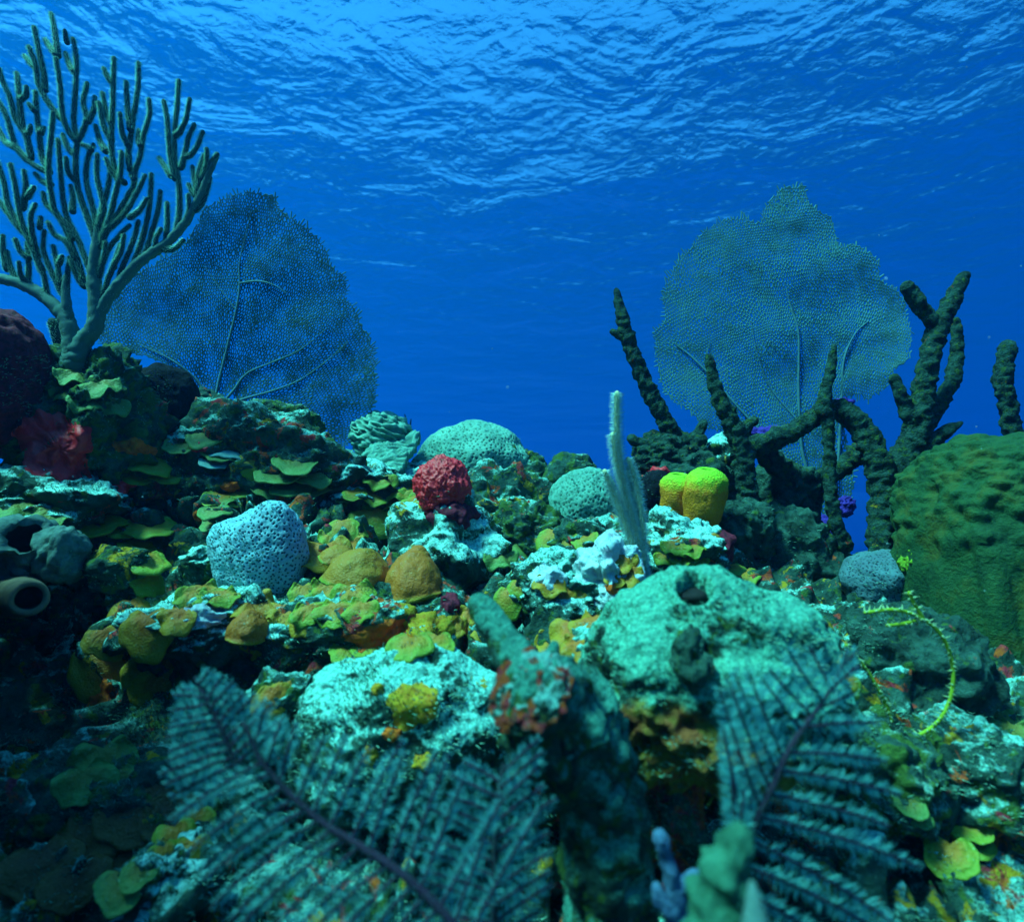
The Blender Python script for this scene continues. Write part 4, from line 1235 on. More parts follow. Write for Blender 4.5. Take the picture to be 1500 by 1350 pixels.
# tan tube in the dark cave
def pipe(name, pts, rads, d, mat, label, mouth=0.62, cat='sponge', rough=0.08, seed=0):
    """Tube sponge along pixel points, its open mouth at the last point."""
    p = [np.array(P(x, y, dd)) for (x, y), dd in zip(pts, d if isinstance(d, (list, tuple)) else [d] * len(pts))]
    dm = d[-1] if isinstance(d, (list, tuple)) else d
    r = [M(q, dm) for q in rads]
    pp, rr = smooth_path(p, r, 0.008)
    t, n, b = frames(pp)
    P2 = list(pp); R2 = list(rr)
    e = pp[-1]
    for k, (al, fr) in enumerate(((0.10, 0.97), (0.16, 0.86), (0.14, 0.74), (0.02, mouth), (-0.4, mouth * 0.92), (-1.2, mouth * 0.8), (-1.3, 0.01))):
        P2.append(e + t[-1] * rr[-1] * al); R2.append(rr[-1] * fr)
    N2 = np.vstack([n, np.repeat(n[-1:], 7, 0)]); B2 = np.vstack([b, np.repeat(b[-1:], 7, 0)])
    P2 = np.array(P2); R2 = np.array(R2)
    sides = 30
    ang = np.linspace(0, 2 * math.pi, sides, endpoint=False)
    dirs = N2[:, None] * np.cos(ang)[None, :, None] + B2[:, None] * np.sin(ang)[None, :, None]
    V = (P2[:, None] + dirs * R2[:, None, None]).reshape(-1, 3)
    V = V + dirs.reshape(-1, 3) * (fbm(V * 22 + seed, 4) * rough * np.repeat(R2, sides))[:, None]
    m = len(P2)
    i = np.arange(m - 1)[:, None] * sides
    j = np.arange(sides)[None, :]
    F = np.stack([i + j, i + (j + 1) % sides, i + sides + (j + 1) % sides, i + sides + j], -1).reshape(-1, 4)
    o = link_mesh(name, V[: (m - 3) * sides], F[: (m - 4) * sides], MAT[mat])
    li = link_mesh('dark_lining', V[(m - 4) * sides:], F[: 3 * sides], MAT['inside'], o)
    tag(o, label, cat)
    return o


pipe('tube_sponge', [(-6, 866), (8, 869), (26, 873), (42, 876)], [36, 36, 34, 25], [1.72, 1.64, 1.54, 1.42], 'tan', 'tan tube sponge with an open mouth in the dark cave', 0.66)
pipe('vase_sponge', [(15, 850), (20, 830), (28, 805), (34, 786)], [36, 46, 46, 38], [1.62, 1.6, 1.58, 1.55], 'greysponge', 'grey vase sponge with a dark opening on the ledge at the left edge', 0.55, rough=0.5, seed=4)
rock('lobed_sponge', 92, 812, 1.6, 64, 84, 0.14, 'greysponge', 'dull grey sponge lump right of the grey vase', 'sponge', seed=35, sub=5, lump=0.25, rough=0.05)
pipe('tube_sponge', [(356, 634), (357, 626), (359, 615)], [12, 10, 8], [2.35, 2.33, 2.3], 'greysponge', 'tiny pale tube sponge at the foot of the left sea fan', 0.6, rough=0.1)
rock('lobed_sponge', 352, 612, 2.42, 44, 32, 0.1, 'pale', 'small white lump behind the tiny pale tube sponge', 'sponge', seed=36, sub=5, lump=0.3)
rock('ball_algae', 1043, 792, 1.72, 26, 24, 0.05, 'lime', 'little green ball on the rock before the yellow tubes', 'algae', seed=38, sub=4, lump=0.15)
rock('lobed_sponge', 298, 588, 2.5, 40, 40, 0.12, 'darkrock', 'dark lump against the stem of the left sea fan', 'sponge', seed=39, sub=5, lump=0.2)


# the big green barrel at the right edge
def barrel():
    c = np.array(P(1560, 900, 1.78))
    r = np.array([M(400, 1.78) / 2, 0.26, M(505, 1.78) / 2])
    v, f = ico(7)
    q = np.sign(v) * np.abs(v) ** np.array([0.36, 0.6, 0.36])
    k = 1 + 0.06 * fbm(v * 1.3 + 31, 3)
    q = q * k[:, None] * r
    q[:, 0] += np.clip(-q[:, 2] - 0.10, 0, 1) * 0.50
    p = q + c
    nrm = v / r; nrm /= np.linalg.norm(nrm, axis=1)[:, None]
    s = p * np.array([17, 17, 33])
    s += 0.35 * np.stack([noise(p * 12), noise(p * 12 + 9), noise(p * 12 + 19)], 1)
    d1, d2 = worley(s)
    h = 0.030 * np.clip(0.75 - d1, 0, 1) + 0.012 * fbm(p * 9, 3) + 0.004 * fbm(p * 50, 3)
    d3, d4 = worley(p * 15 + 3)
    h -= 0.012 * np.clip(0.3 - d3, 0, 1) * 3
    p = p + nrm * h[:, None]
    SOLIDS.append((p, f))
    o = link_mesh('barrel_sponge', p, f, MAT['barrel'])
    tag(o, 'huge scaly green barrel sponge cut by the right edge', 'sponge')


barrel()


# ------------------------------------------------------------------ dark stump and small foreground sponges
def stump():
    root = empty('rope_sponge', P(890, 1400, 0.80), 'dark crusted stump with a blunt pocked end leaning over the pale boulder', 'sponge')
    mb = MB()
    tube(mb, [P(905, 1420, 0.80), P(892, 1300, 0.80), P(880, 1200, 0.80), P(856, 1118, 0.80), P(815, 1055, 0.79), P(790, 1022, 0.76)],
         [M(70, .8), M(62, .8), M(62, .8), M(74, .8), M(80, .8), M(66, .8)], 44, 0.006, True, True, 0.24, 26, 3.0, 0.22)
    V = mb.verts()
    V = V + 0.010 * np.stack([fbm(V * 20, 3), fbm(V * 20 + 30, 3), fbm(V * 20 + 60, 3)], 1)
    link_mesh('stalk', V, mb.f, MAT['stalk'], root)
    # the blunt end with its own orange and cyan crust
    e = np.array(P(776, 1008, 0.735)); ax = np.array(P(776, 1008, 0.735)) - np.array(P(815, 1055, 0.79)); ax /= np.linalg.norm(ax)
    v, f = ico(6)
    r = M(62, 0.75)
    u = v - ax * (v @ ax)[:, None] * 0.62
    p = e + u * r * (1 + 0.12 * fbm(v * 2 + 3, 3))[:, None]
    d1, d2 = worley(p * 62)
    g1, g2 = worley(p * 30 + 4)
    p = p + v * (np.clip(0.5 - d1, 0, 1) * 0.014 - np.clip(0.42 - g1, 0, 1) * 0.035)[:, None]
    link_mesh('stump_end', p, f, MAT['stumpend'], root)
    for pts, rad in (([(775, 985, .78), (752, 962, .80), (730, 925, .83), (702, 886, .86)], [30, 26, 24, 19]), ([(790, 985, .79), (806, 962, .8), (812, 945, .8)], [22, 14, 7])):
        m2 = MB()
        tube(m2, [P(*q) for q in pts], [M(q, .82) for q in rad], 24, 0.006, True, True, 0.22, 34, 5.0, 0.2)
        m2.build('branch', MAT['stalk'], root)


MAT['stumpend'] = crust('stump_end_crust', 0.80, 0.35, 0.95, 0.3, 0.45, tint=(0.30, 0.66, 0.56), seed=87, scale=2.4, bump=1.0)
stump()

mb = MB()
tube(mb, [P(1040, 1420, .50), P(1052, 1335, .50), P(1066, 1275, .50), P(1084, 1225, .50)], [M(44, .5), M(40, .5), M(34, .5), M(20, .5)], 40, 0.004, True, True, 0.42, 50, 2.0, 0.35)
o = mb.build('finger_sponge', MAT['greenfinger']); tag(o, 'blurred green finger sponge right in front of the right feather plume', 'sponge')
mb = MB()
tube(mb, [P(1112, 1420, .44), P(1108, 1350, .44), P(1102, 1295, .45)], [M(30, .44), M(20, .44), M(6, .44)], 24, 0.004, True, True, 0.1, 40, 4.0)
o = mb.build('finger_sponge', MAT['greysponge']); tag(o, 'small pale pointed sponge tip at the bottom edge', 'sponge')
bl = empty('branching_sponge', P(985, 1340, .66), 'small blue branching sponge left of the right feather plume', 'sponge')
for pts, rad in (([(992, 1350), (985, 1290), (975, 1255), (966, 1226)], [17, 12, 10, 11]), ([(990, 1300), (1012, 1285), (1028, 1280)], [12, 10, 8]), ([(984, 1330), (968, 1312), (962, 1300)], [16, 12, 8])):
    mb = MB()
    tube(mb, [P(x, y, .66) for x, y in pts], [M(q, .66) for q in rad], 22, 0.004, True, True, 0.45, 60, 1.0, 0.4)
    mb.build('branch', MAT['bluetube'], bl)
# ------------------------------------------------------------------ dead crusted branching coral
def branching(label, parts, d, base, seed=0, name='branching_coral', mat='branch'):
    root = empty(name, P(*base), label, 'coral')
    for k, pt in enumerate(parts):
        pts = pt[0]; rad = pt[1]
        dd = pt[2] if len(pt) > 2 else [d] * len(pts)
        mb = MB()
        tube(mb, [P(x, y, z) for (x, y), z in zip(pts, dd)], [M(q * 0.88, d) for q in rad], 22, 0.006, True, True, 0.30, 34, seed + k * 3.1, 0.42)
        mb.build('branch', MAT[mat], root)
    return root


b1 = branching('dark dead branch leaning left beside the right sea fan, with a side stub', [
    ([(988, 650), (975, 618), (955, 580), (936, 540), (918, 490), (909, 455), (903, 426)], [16, 14, 13, 12, 12, 9, 5]),
    ([(920, 500), (908, 492), (897, 486)], [8, 7, 5]),
    ([(972, 668), (948, 655), (925, 642)], [14, 12, 8]),
    ([(1005, 665), (1018, 645), (1030, 620)], [13, 11, 7])], 2.4, (975, 680, 2.4), 1)
v, f = rock_shape(np.array(P(980, 668, 2.42)), (M(58, 2.42), 0.11, M(34, 2.42)), 41, 6, lump=0.3, rough=0.12)
link_mesh('base', v, f, MAT['branch'], b1)
b2 = branching('upright dead branch in front of the right sea fan', [
    ([(1098, 790), (1096, 740), (1092, 700), (1086, 660), (1072, 620), (1056, 588), (1046, 560), (1038, 524)], [24, 16, 16, 16, 15, 12, 10, 7]),
    ([(1082, 640), (1094, 625), (1104, 616)], [12, 10, 8])], 2.15, (1097, 790, 2.15), 5)
b3 = branching('arching dead branch crossing the foot of the right sea fan', [
    ([(1085, 660), (1130, 645), (1170, 628), (1200, 606), (1230, 600), (1258, 622), (1280, 660), (1294, 710), (1290, 765), (1284, 820), (1262, 870), (1240, 900)], [17, 18, 15, 16, 17, 18, 19, 20, 18, 15, 15, 18],
     [2.25, 2.22, 2.2, 2.18, 2.15, 2.13, 2.1, 2.08, 2.05, 2.02, 1.98, 1.95]),
    ([(1206, 602), (1210, 570), (1217, 540), (1222, 507)], [12, 9, 8, 4]),
    ([(1212, 605), (1215, 670), (1218, 735), (1228, 775), (1238, 800)], [9, 9, 10, 11, 12]),
    ([(1300, 720), (1304, 780), (1286, 840), (1278, 890)], [14, 13, 12, 14]),
    ([(1215, 790), (1200, 830), (1190, 870), (1186, 905)], [10, 13, 14, 17]),
    ([(1110, 650), (1150, 690), (1190, 700), (1225, 690), (1262, 660)], [18, 20, 14, 15, 18], [2.3] * 5),
    ([(1300, 690), (1312, 740), (1316, 790), (1310, 850)], [12, 10, 12, 14], [2.15] * 4)], 2.12, (1240, 900, 1.95), 9)
b4 = branching('tall forked dead branch, V shaped against the blue at the right', [
    ([(1290, 715), (1318, 676), (1342, 636), (1350, 585), (1360, 532), (1374, 482), (1393, 442), (1412, 405)], [20, 20, 20, 16, 15, 15, 12, 9]),
    ([(1372, 485), (1360, 464), (1344, 442), (1329, 420)], [11, 11, 12, 10]),
    ([(1345, 640), (1372, 596), (1396, 554), (1402, 508), (1400, 470)], [14, 12, 12, 10, 7], [2.1, 2.14, 2.2, 2.22, 2.22]),
    ([(1342, 640), (1328, 600), (1310, 554)], [12, 11, 8]),
    ([(1335, 668), (1368, 645), (1388, 630), (1407, 620)], [18, 13, 9, 4])], 2.1, (1295, 710, 2.1), 13)
b5 = branching('lone knobbly dead branch standing behind the green barrel sponge', [
    ([(1490, 680), (1484, 640), (1476, 590), (1470, 555), (1475, 508)], [13, 12, 13, 13, 12])], 2.3, (1490, 680, 2.3), 17)
tw = branching('tiny black twig on the crest beside the ridged coral', [
    ([(598, 640), (596, 625), (593, 607)], [2, 1.6, 0.8]), ([(597, 632), (601, 622), (602, 614)], [1.4, 1.2, 0.7])], 2.75, (598, 640, 2.75), 19, 'black_twig', 'black')
# ------------------------------------------------------------------ branching sea rod at the upper left
ROD_D = 1.95
ROD_STEMS = [
    ([(108, 535), (106, 510), (100, 475), (84, 452), (55, 428), (22, 413), (-20, 404), (-60, 385)], [22, 16, 14, 12, 11, 10, 9, 8]),
    ([(110, 530), (122, 500), (138, 480), (141, 450), (138, 415), (138, 385), (141, 355), (142, 335)], [20, 15, 14, 13, 12, 10, 8, 5]),
    ([(104, 500), (99, 460), (96, 430), (96, 405)], [13, 10, 7, 4]),
    ([(140, 468), (152, 447), (162, 432), (178, 412), (200, 388), (222, 371), (242, 358), (260, 340), (274, 322), (286, 300), (296, 280), (304, 258), (311, 243), (318, 226)], [12, 10, 10, 9.5, 9, 8.5, 8, 7.5, 7, 6.5, 6, 5.5, 5, 4.5]),
]
ROD_TWIGS = [
    [(75, 20), (81, 50), (85, 82)], [(107, 57), (112, 90), (110, 140), (108, 180), (113, 206), (111, 230), (112, 262), (118, 290), (126, 312), (138, 345)],
    [(66, 58), (75, 72), (82, 80)], [(82, 85), (88, 125), (92, 170), (101, 193), (112, 206)], [(50, 40), (57, 75), (64, 108), (66, 132)], [(42, 68), (52, 95), (56, 122), (68, 146), (84, 168), (93, 175)],
    [(36, 82), (44, 92), (52, 99)], [(95, 45), (98, 62)], [(96, 78), (102, 96), (109, 106)], [(128, 122), (122, 150), (127, 176), (118, 200), (113, 208)], [(139, 142), (138, 160), (129, 178)],
    [(167, 85), (166, 120), (165, 160), (163, 208), (166, 238), (172, 258), (182, 268)], [(152, 100), (158, 114), (165, 122)], [(150, 136), (156, 168), (163, 181)], [(140, 184), (147, 208), (155, 222)], [(145, 150), (152, 185), (163, 206)],
    [(203, 92), (202, 130), (195, 175), (191, 205), (188, 225), (190, 248)], [(185, 120), (187, 160), (191, 190)], [(176, 166), (179, 195), (187, 212)],
    [(218, 145), (219, 168), (210, 200), (205, 230), (198, 250), (196, 272), (186, 290), (172, 315), (156, 340), (146, 362)], [(203, 190), (202, 204), (206, 214)], [(190, 248), (196, 262)],
    [(262, 118), (260, 150), (256, 195), (256, 230), (262, 270), (263, 310), (258, 340)], [(278, 145), (273, 172), (266, 190), (258, 199)], [(285, 182), (275, 205), (270, 230), (265, 246)], [(297, 193), (289, 214), (279, 228), (271, 230)],
    [(240, 148), (245, 175), (247, 205), (250, 232), (256, 262)], [(233, 231), (242, 245), (250, 258)], [(318, 226), (308, 240), (304, 255)], [(303, 218), (303, 238), (297, 262)], [(300, 226), (292, 250), (290, 280)],
    [(282, 244), (285, 265), (289, 285)], [(308, 260), (303, 280), (296, 298), (287, 308)], [(276, 270), (282, 282), (289, 290)], [(276, 285), (277, 305), (272, 326)],
    [(235, 280), (232, 306), (224, 335), (214, 368), (205, 384)], [(245, 297), (245, 330), (243, 356)], [(222, 255), (220, 290), (216, 320), (206, 358), (196, 388)], [(213, 257), (200, 284), (185, 310), (168, 328), (156, 337)], [(215, 291), (205, 308), (190, 319)],
    [(190, 330), (172, 348), (161, 362), (151, 382), (145, 405)], [(203, 324), (198, 344), (192, 362), (180, 390), (170, 420)], [(182, 344), (178, 368), (167, 388), (156, 416), (149, 445)], [(176, 358), (170, 378), (166, 392)], [(155, 354), (153, 374), (147, 398), (142, 412)],
    [(269, 352), (256, 364), (241, 367)], [(236, 335), (229, 350), (228, 366)], [(137, 212), (129, 232), (126, 258), (130, 282), (139, 318), (140, 350)], [(92, 197), (100, 218), (110, 226)], [(120, 212), (128, 215), (133, 220)],
    [(85, 204), (88, 240), (92, 288), (98, 318), (112, 346), (124, 376), (134, 400)], [(97, 231), (100, 253), (110, 264)], [(104, 272), (107, 290), (106, 310)], [(143, 226), (142, 258), (149, 288), (152, 306), (146, 330)],
    [(163, 246), (157, 280), (150, 304), (143, 340)], [(178, 222), (177, 250), (170, 280), (160, 322), (150, 346)], [(155, 232), (162, 248), (172, 262)],
    [(-2, 100), (5, 122), (14, 142), (22, 172), (30, 186), (39, 200), (46, 232)], [(25, 107), (28, 140), (32, 186)], [(39, 127), (38, 140), (31, 146)], [(-4, 145), (10, 172), (22, 212), (40, 235)], [(-4, 185), (8, 208), (22, 216)],
    [(52, 134), (54, 165), (58, 200), (62, 232), (72, 248)], [(42, 152), (50, 162)], [(45, 184), (43, 194), (38, 198)], [(65, 187), (59, 195)], [(78, 165), (75, 200), (71, 248), (76, 290), (82, 312), (97, 330), (108, 350)], [(20, 213), (40, 234), (56, 246), (73, 252)], [(52, 254), (62, 266), (75, 270)],
    [(63, 282), (68, 300), (84, 315), (96, 336), (104, 356), (114, 384), (122, 410)], [(70, 325), (80, 344), (96, 353), (110, 378)], [(52, 299), (45, 318), (49, 350), (55, 375)], [(60, 318), (58, 334)], [(-4, 235), (6, 268), (12, 300), (30, 335)], [(15, 240), (22, 270), (30, 318), (40, 345), (52, 374), (62, 396)],
    [(35, 250), (38, 275), (34, 306)], [(50, 274), (41, 289)], [(-4, 290), (20, 324), (44, 350)], [(65, 338), (63, 364), (70, 386), (80, 408), (92, 432)], [(78, 360), (84, 388), (88, 415)], [(91, 375), (87, 386)], [(102, 377), (99, 400), (97, 428)], [(104, 380), (111, 402), (124, 420)],
    [(54, 371), (58, 394), (65, 404), (70, 432), (84, 450)], [(22, 350), (30, 368), (42, 378)], [(40, 355), (42, 382), (42, 412), (46, 420)], [(4, 345), (5, 370), (10, 395)], [(10, 368), (15, 390), (24, 410)], [(28, 384), (31, 404), (46, 420)],
]


def sea_rod():
    root = empty('sea_rod', P(108, 530, ROD_D), 'tall bushy sea rod with many parallel upright fingers at the upper left', 'soft coral')
    g = np.random.default_rng(4)
    for pts, rad in ROD_STEMS:
        mb = MB()
        p, r, t, n, b = tube(mb, [P(x, y, ROD_D) for x, y in pts], [M(q * 0.78, ROD_D) for q in rad], 14, 0.008, True, True, 0.20, 60, 1.0)
        nv = mb.n
        bristles(mb, p, r, t, n, b, 0.006, 0.004, 0.003, 9)
        mb.build('stem', MAT['rod'], root, attr={'fuzz': np.concatenate([np.full(nv, 0.12), np.full(mb.n - nv, 0.6)])})
    for k, tw_ in enumerate(ROD_TWIGS):
        pts = tw_
        off = g.uniform(-0.025, 0.025)
        m = len(pts)
        D = [ROD_D + off * (1 - i / max(m - 1, 1)) for i in range(m)]
        core = 2.9 if m > 2 else 2.7
        rad = [core * 0.92] + [core + 1.3 * (i / (m - 1)) ** 2 for i in range(1, m)]
        mb = MB()
        p, r, t, n, b = tube(mb, [P(x, y, z) for (x, y), z in zip(pts, D)], [M(q, ROD_D) for q in rad], 10, 0.008, True, True, 0.28, 60, k * 1.0)
        nv = mb.n
        bristles(mb, p, r, t, n, b, 0.0040, 0.0082, 0.0017, 11, lean=0.05, jitter=0.25)
        mb.build('branch', MAT['rod'], root, attr={'fuzz': np.concatenate([np.zeros(nv), np.ones(mb.n - nv)])})


sea_rod()
mb = MB()
p, r, t, n, b = tube(mb, [P(96, 522, 2.02), P(88, 500, 2.02), P(78, 472, 2.02)], [M(9, 2), M(9, 2), M(7, 2)], 12, 0.008, True, True, 0.1, 60)
nv = mb.n
bristles(mb, p, r, t, n, b, 0.0045, 0.009, 0.0032, 10)
o = mb.build('sea_rod', MAT['rod'], attr={'fuzz': np.concatenate([np.zeros(nv), np.ones(mb.n - nv)])})
tag(o, 'short single sea rod finger left of the bushy one', 'soft coral')

# ------------------------------------------------------------------ pale fuzzy plume in the middle
pr_ = empty('sea_plume', P(942, 866, 1.6), 'pale fuzzy sea plume of four upright fingers in the middle of the reef', 'soft coral')
for pts, rad in (([(942, 872), (940, 815), (926, 760), (912, 700), (904, 640), (904, 576)], [5, 5.5, 5, 5, 4.5, 4]),
                 ([(940, 840), (934, 790), (918, 730), (905, 680), (898, 636)], [5, 5, 5, 5, 4]),
                 ([(940, 850), (926, 795), (908, 745), (894, 712), (886, 690)], [5, 5, 5, 4, 3.5]),
                 ([(944, 850), (942, 800), (938, 745), (930, 700), (920, 672)], [5, 5, 5, 4, 3.5])):
    mb = MB()
    p, r, t, n, b = tube(mb, [P(x, y, 1.6) for x, y in pts], [M(q, 1.6) for q in rad], 12, 0.007, True, True, 0.10, 60)
    nv = mb.n
    bristles(mb, p, r, t, n, b, 0.0034, 0.017, 0.0017, 15, lean=0.0, jitter=0.25)
    mb.build('branch', MAT['plume'], pr_, attr={'fuzz': np.concatenate([np.zeros(nv), np.ones(mb.n - nv)])})

# ------------------------------------------------------------------ sea fans
LEFT_FAN = dict(outline=[(147, 503), (142, 480), (152, 455), (170, 430), (200, 400), (238, 380), (268, 362), (284, 338), (292, 318), (300, 302), (318, 299), (328, 290), (345, 283), (365, 281), (385, 281), (404, 287), (408, 306), (424, 318), (442, 326), (456, 338), (466, 350), (478, 366), (484, 388), (498, 397), (505, 414), (508, 434), (520, 452), (530, 474), (541, 490), (549, 515), (550, 545), (549, 580), (540, 612), (524, 642), (502, 656), (470, 648), (430, 634), (395, 618), (362, 602), (345, 585), (338, 570), (318, 596), (306, 594), (296, 574), (270, 548), (235, 530), (200, 520), (170, 512)],
                base=(312, 600), d=2.62, veins=[
    ([(312, 604), (320, 562), (334, 505), (346, 455), (351, 420), (351, 385), (360, 345), (368, 310)], [6, 5.5, 5, 4.5, 4, 2.5, 1.8, 1.2]),
    ([(314, 604), (342, 572), (362, 547), (398, 531), (440, 512), (480, 480)], [6, 5, 4, 3, 2, 1.2]), ([(322, 600), (352, 586), (400, 572), (440, 556), (482, 526), (510, 500)], [5, 4.5, 3.5, 2.6, 2, 1.2]),
    ([(308, 600), (292, 562), (264, 536), (238, 520), (205, 505)], [6, 5, 4, 2.6, 1.4]), ([(351, 415), (378, 412), (402, 418), (420, 430)], [4, 4, 2.4, 1.2]), ([(346, 455), (320, 420), (300, 390)], [2.5, 2, 1.2])])
RIGHT_FAN = dict(outline=[(961, 500), (959, 484), (975, 470), (971, 446), (975, 412), (984, 398), (1000, 374), (1020, 354), (1040, 334), (1062, 321), (1095, 318), (1112, 332), (1117, 310), (1130, 290), (1145, 276), (1160, 272), (1175, 274), (1186, 292), (1198, 309), (1215, 316), (1223, 340), (1228, 360), (1250, 358), (1270, 370), (1285, 385), (1291, 410), (1310, 424), (1324, 440), (1332, 470), (1335, 502), (1329, 530), (1306, 546), (1296, 570), (1270, 585), (1244, 580), (1228, 600), (1240, 640), (1251, 690), (1246, 735), (1222, 765), (1196, 768), (1178, 735), (1160, 690), (1140, 655), (1095, 650), (1062, 638), (1044, 632), (1024, 616), (1018, 604), (998, 596), (982, 586), (970, 560), (963, 525)],
                 base=(1204, 770), d=2.75, veins=[
    ([(1204, 775), (1188, 710), (1174, 650), (1170, 570), (1170, 490), (1160, 455), (1152, 425)], [6.5, 6, 5.5, 5, 3.5, 4, 1.5]),
    ([(1206, 770), (1226, 690), (1232, 600), (1236, 530), (1252, 490), (1272, 470)], [5, 5, 5, 4, 2.5, 1.5]),
    ([(1188, 710), (1130, 648), (1084, 600), (1040, 550), (1012, 522), (990, 505)], [5, 5, 4.5, 4.5, 4, 1.5]), ([(1040, 550), (1036, 520), (1040, 500)], [3, 2, 1.2]), ([(1172, 620), (1130, 570), (1110, 520), (1100, 470)], [3, 2.4, 1.8, 1.2])])


def inside(pts, poly):
    x, y = pts[:, 0], pts[:, 1]
    res = np.zeros(len(pts), bool)
    n = len(poly)
    for i in range(n):
        x1, y1 = poly[i]; x2, y2 = poly[(i + 1) % n]
        c = ((y1 > y) != (y2 > y)) & (x < (x2 - x1) * (y - y1) / (y2 - y1 + 1e-9) + x1)
        res ^= c
    return res


def sea_fan(spec, label, turn, dr=5.2, ds=3.15, seed=0, curve=0.05, swing=0.16, net='fan'):
    g = np.random.default_rng(seed)
    poly = np.array(spec['outline'], float)
    # ragged rim
    out = []
    for i in range(len(poly)):
        a, b = poly[i], poly[(i + 1) % len(poly)]
        m = max(1, int(np.linalg.norm(b - a) / 5))
        for k in range(m):
            out.append(a + (b - a) * k / m + g.normal(0, 1.6, 2))
    poly2 = np.array(out)
    bx, by = spec['base']
    O = np.array([bx, by + 60.0])
    pts = []
    rmax = np.linalg.norm(poly - O, axis=1).max() + 10
    row = 0
    rr = 20.0
    while rr < rmax:
        k = int(2 * math.pi * rr / ds)
        th = (np.arange(k) + (row % 2) * 0.5) / k * 2 * math.pi + 0.06 * noise(np.array([[rr * 0.02, 0.3, 0.7]]))[0]
        rad = rr + 5 * noise(np.stack([np.cos(th) * 4, np.sin(th) * 4, np.full(k, rr * 0.01)], 1))
        pts.append(np.stack([O[0] + rad * np.cos(th), O[1] + rad * np.sin(th)], 1))
        rr += dr
        row += 1
    pts = np.concatenate(pts)
    pts += g.normal(0, 0.55, pts.shape)
    warp = np.stack([noise(np.c_[pts * 0.02, np.zeros(len(pts))]), noise(np.c_[pts * 0.02 + 50, np.zeros(len(pts))])], 1) * 7
    pts += warp
    lo, hi = poly.min(0) - 8, poly.max(0) + 8
    pts = pts[(pts[:, 0] > lo[0]) & (pts[:, 0] < hi[0]) & (pts[:, 1] > lo[1]) & (pts[:, 1] < hi[1])]
    pts = pts[inside(pts, poly2 + (poly2 - poly2.mean(0)) * 0.012)]
    res = delaunay_2d_cdt([Vector(p) for p in pts], [], [], 0, 1e-6)
    vv = np.array([v[:] for v in res[0]])
    tri = np.array([list(f) for f in res[2] if len(f) == 3])
    A, B, C = vv[tri[:, 0]], vv[tri[:, 1]], vv[tri[:, 2]]
    cen = (A + B + C) / 3
    long_ = np.maximum(np.maximum(np.linalg.norm(A - B, axis=1), np.linalg.norm(B - C, axis=1)), np.linalg.norm(C - A, axis=1))
    ok = (long_ < dr * 2.6) & inside(cen, poly2)
    # little tears
    hole = noise(np.c_[cen * 0.035, np.full(len(cen), seed + 0.5)]) > 0.62
    ok &= ~(hole & (g.random(len(cen)) < 0.6))
    em = {}
    for i in np.nonzero(ok)[0]:
        t3 = tri[i]
        for a, b in ((0, 1), (1, 2), (2, 0)):
            em.setdefault((min(t3[a], t3[b]), max(t3[a], t3[b])), []).append(i)
    edges = np.array([e for e in em.values() if len(e) == 2])
    loose = [(e[0], k) for k, e in em.items() if len(e) == 1]
    P0, P1 = cen[edges[:, 0]], cen[edges[:, 1]]
    # twigs sticking out of the rim
    L0, L1 = [], []
    for i, (a, b) in loose:
        mid = (vv[a] + vv[b]) / 2
        dvec = mid - cen[i]
        L0.append(cen[i]); L1.append(cen[i] + dvec * g.uniform(1.4, 5.5))
    P0 = np.concatenate([P0, L0]); P1 = np.concatenate([P1, L1])

    d = spec['d']
    cx, cyy = poly.mean(0)
    ca = math.tan(R(turn))

    def to3(q, push=0.0):
        """pixel of the blade -> point on a gently curved standing sheet."""
        x = (q[:, 0] - bx) / FPX * d
        y = -(q[:, 1] - by) / FPX * d
        dep = ca * x + curve * np.sin(x * 3.1 + y * 2.0 + seed) + swing * x * np.abs(x) + 0.05 * y + 0.02 * noise(np.c_[q * 0.012, np.full(len(q), seed)]) + push
        D = d + dep
        X = (q[:, 0] - 750) / FPX * D
        U = -(q[:, 1] - 675) / FPX * D
        return np.stack([X, D * CT - U * ST, D * ST + U * CT], 1)

    root = empty('sea_fan', P(bx, by, d), label, 'sea fan')
    A3, B3 = to3(P0), to3(P1)
    tdir = B3 - A3
    ln = np.linalg.norm(tdir, axis=1)[:, None] + 1e-9
    tdir = tdir / ln
    rw = M(1.08, d) * (0.9 + 0.5 * np.clip(noise(np.c_[P0 * 0.05, np.zeros(len(P0))]), -0.5, 1))[:, None]
    view = np.array([0.0, 1.0, 0.0])
    s1 = np.cross(tdir, view); s1 /= np.linalg.norm(s1, axis=1)[:, None] + 1e-9
    s2 = np.cross(tdir, s1)
    A3 = A3 - tdir * rw * 0.5; B3 = B3 + tdir * rw * 0.5
    ring = [(s1 * math.cos(a) + s2 * math.sin(a)) * rw for a in (0, math.pi / 2, math.pi, 3 * math.pi / 2)]
    V = np.stack([A3 + q for q in ring] + [B3 + q for q in ring], 1).reshape(-1, 3)
    k = np.arange(len(A3))[:, None] * 8
    F = np.concatenate([k + [i, (i + 1) % 4, 4 + (i + 1) % 4, 4 + i] for i in range(4)])
    link_mesh('net', V, F, MAT[net], root)
    for pts_, rad in spec['veins']:
        mb = MB()
        tube(mb, to3(np.array(pts_, float), -0.006), [M(q * 0.40, d) for q in rad], 10, 0.01, True, True, 0.15, 40, seed)
        mb.build('rib', MAT['fanvein'], root)
    v, f = rock_shape(np.array(P(bx, by + 4, d)), (M(15, d), 0.05, M(20, d)), seed + 3, 4, lump=0.3)
    link_mesh('holdfast', v, f, MAT['fanroot'], root)
    return root


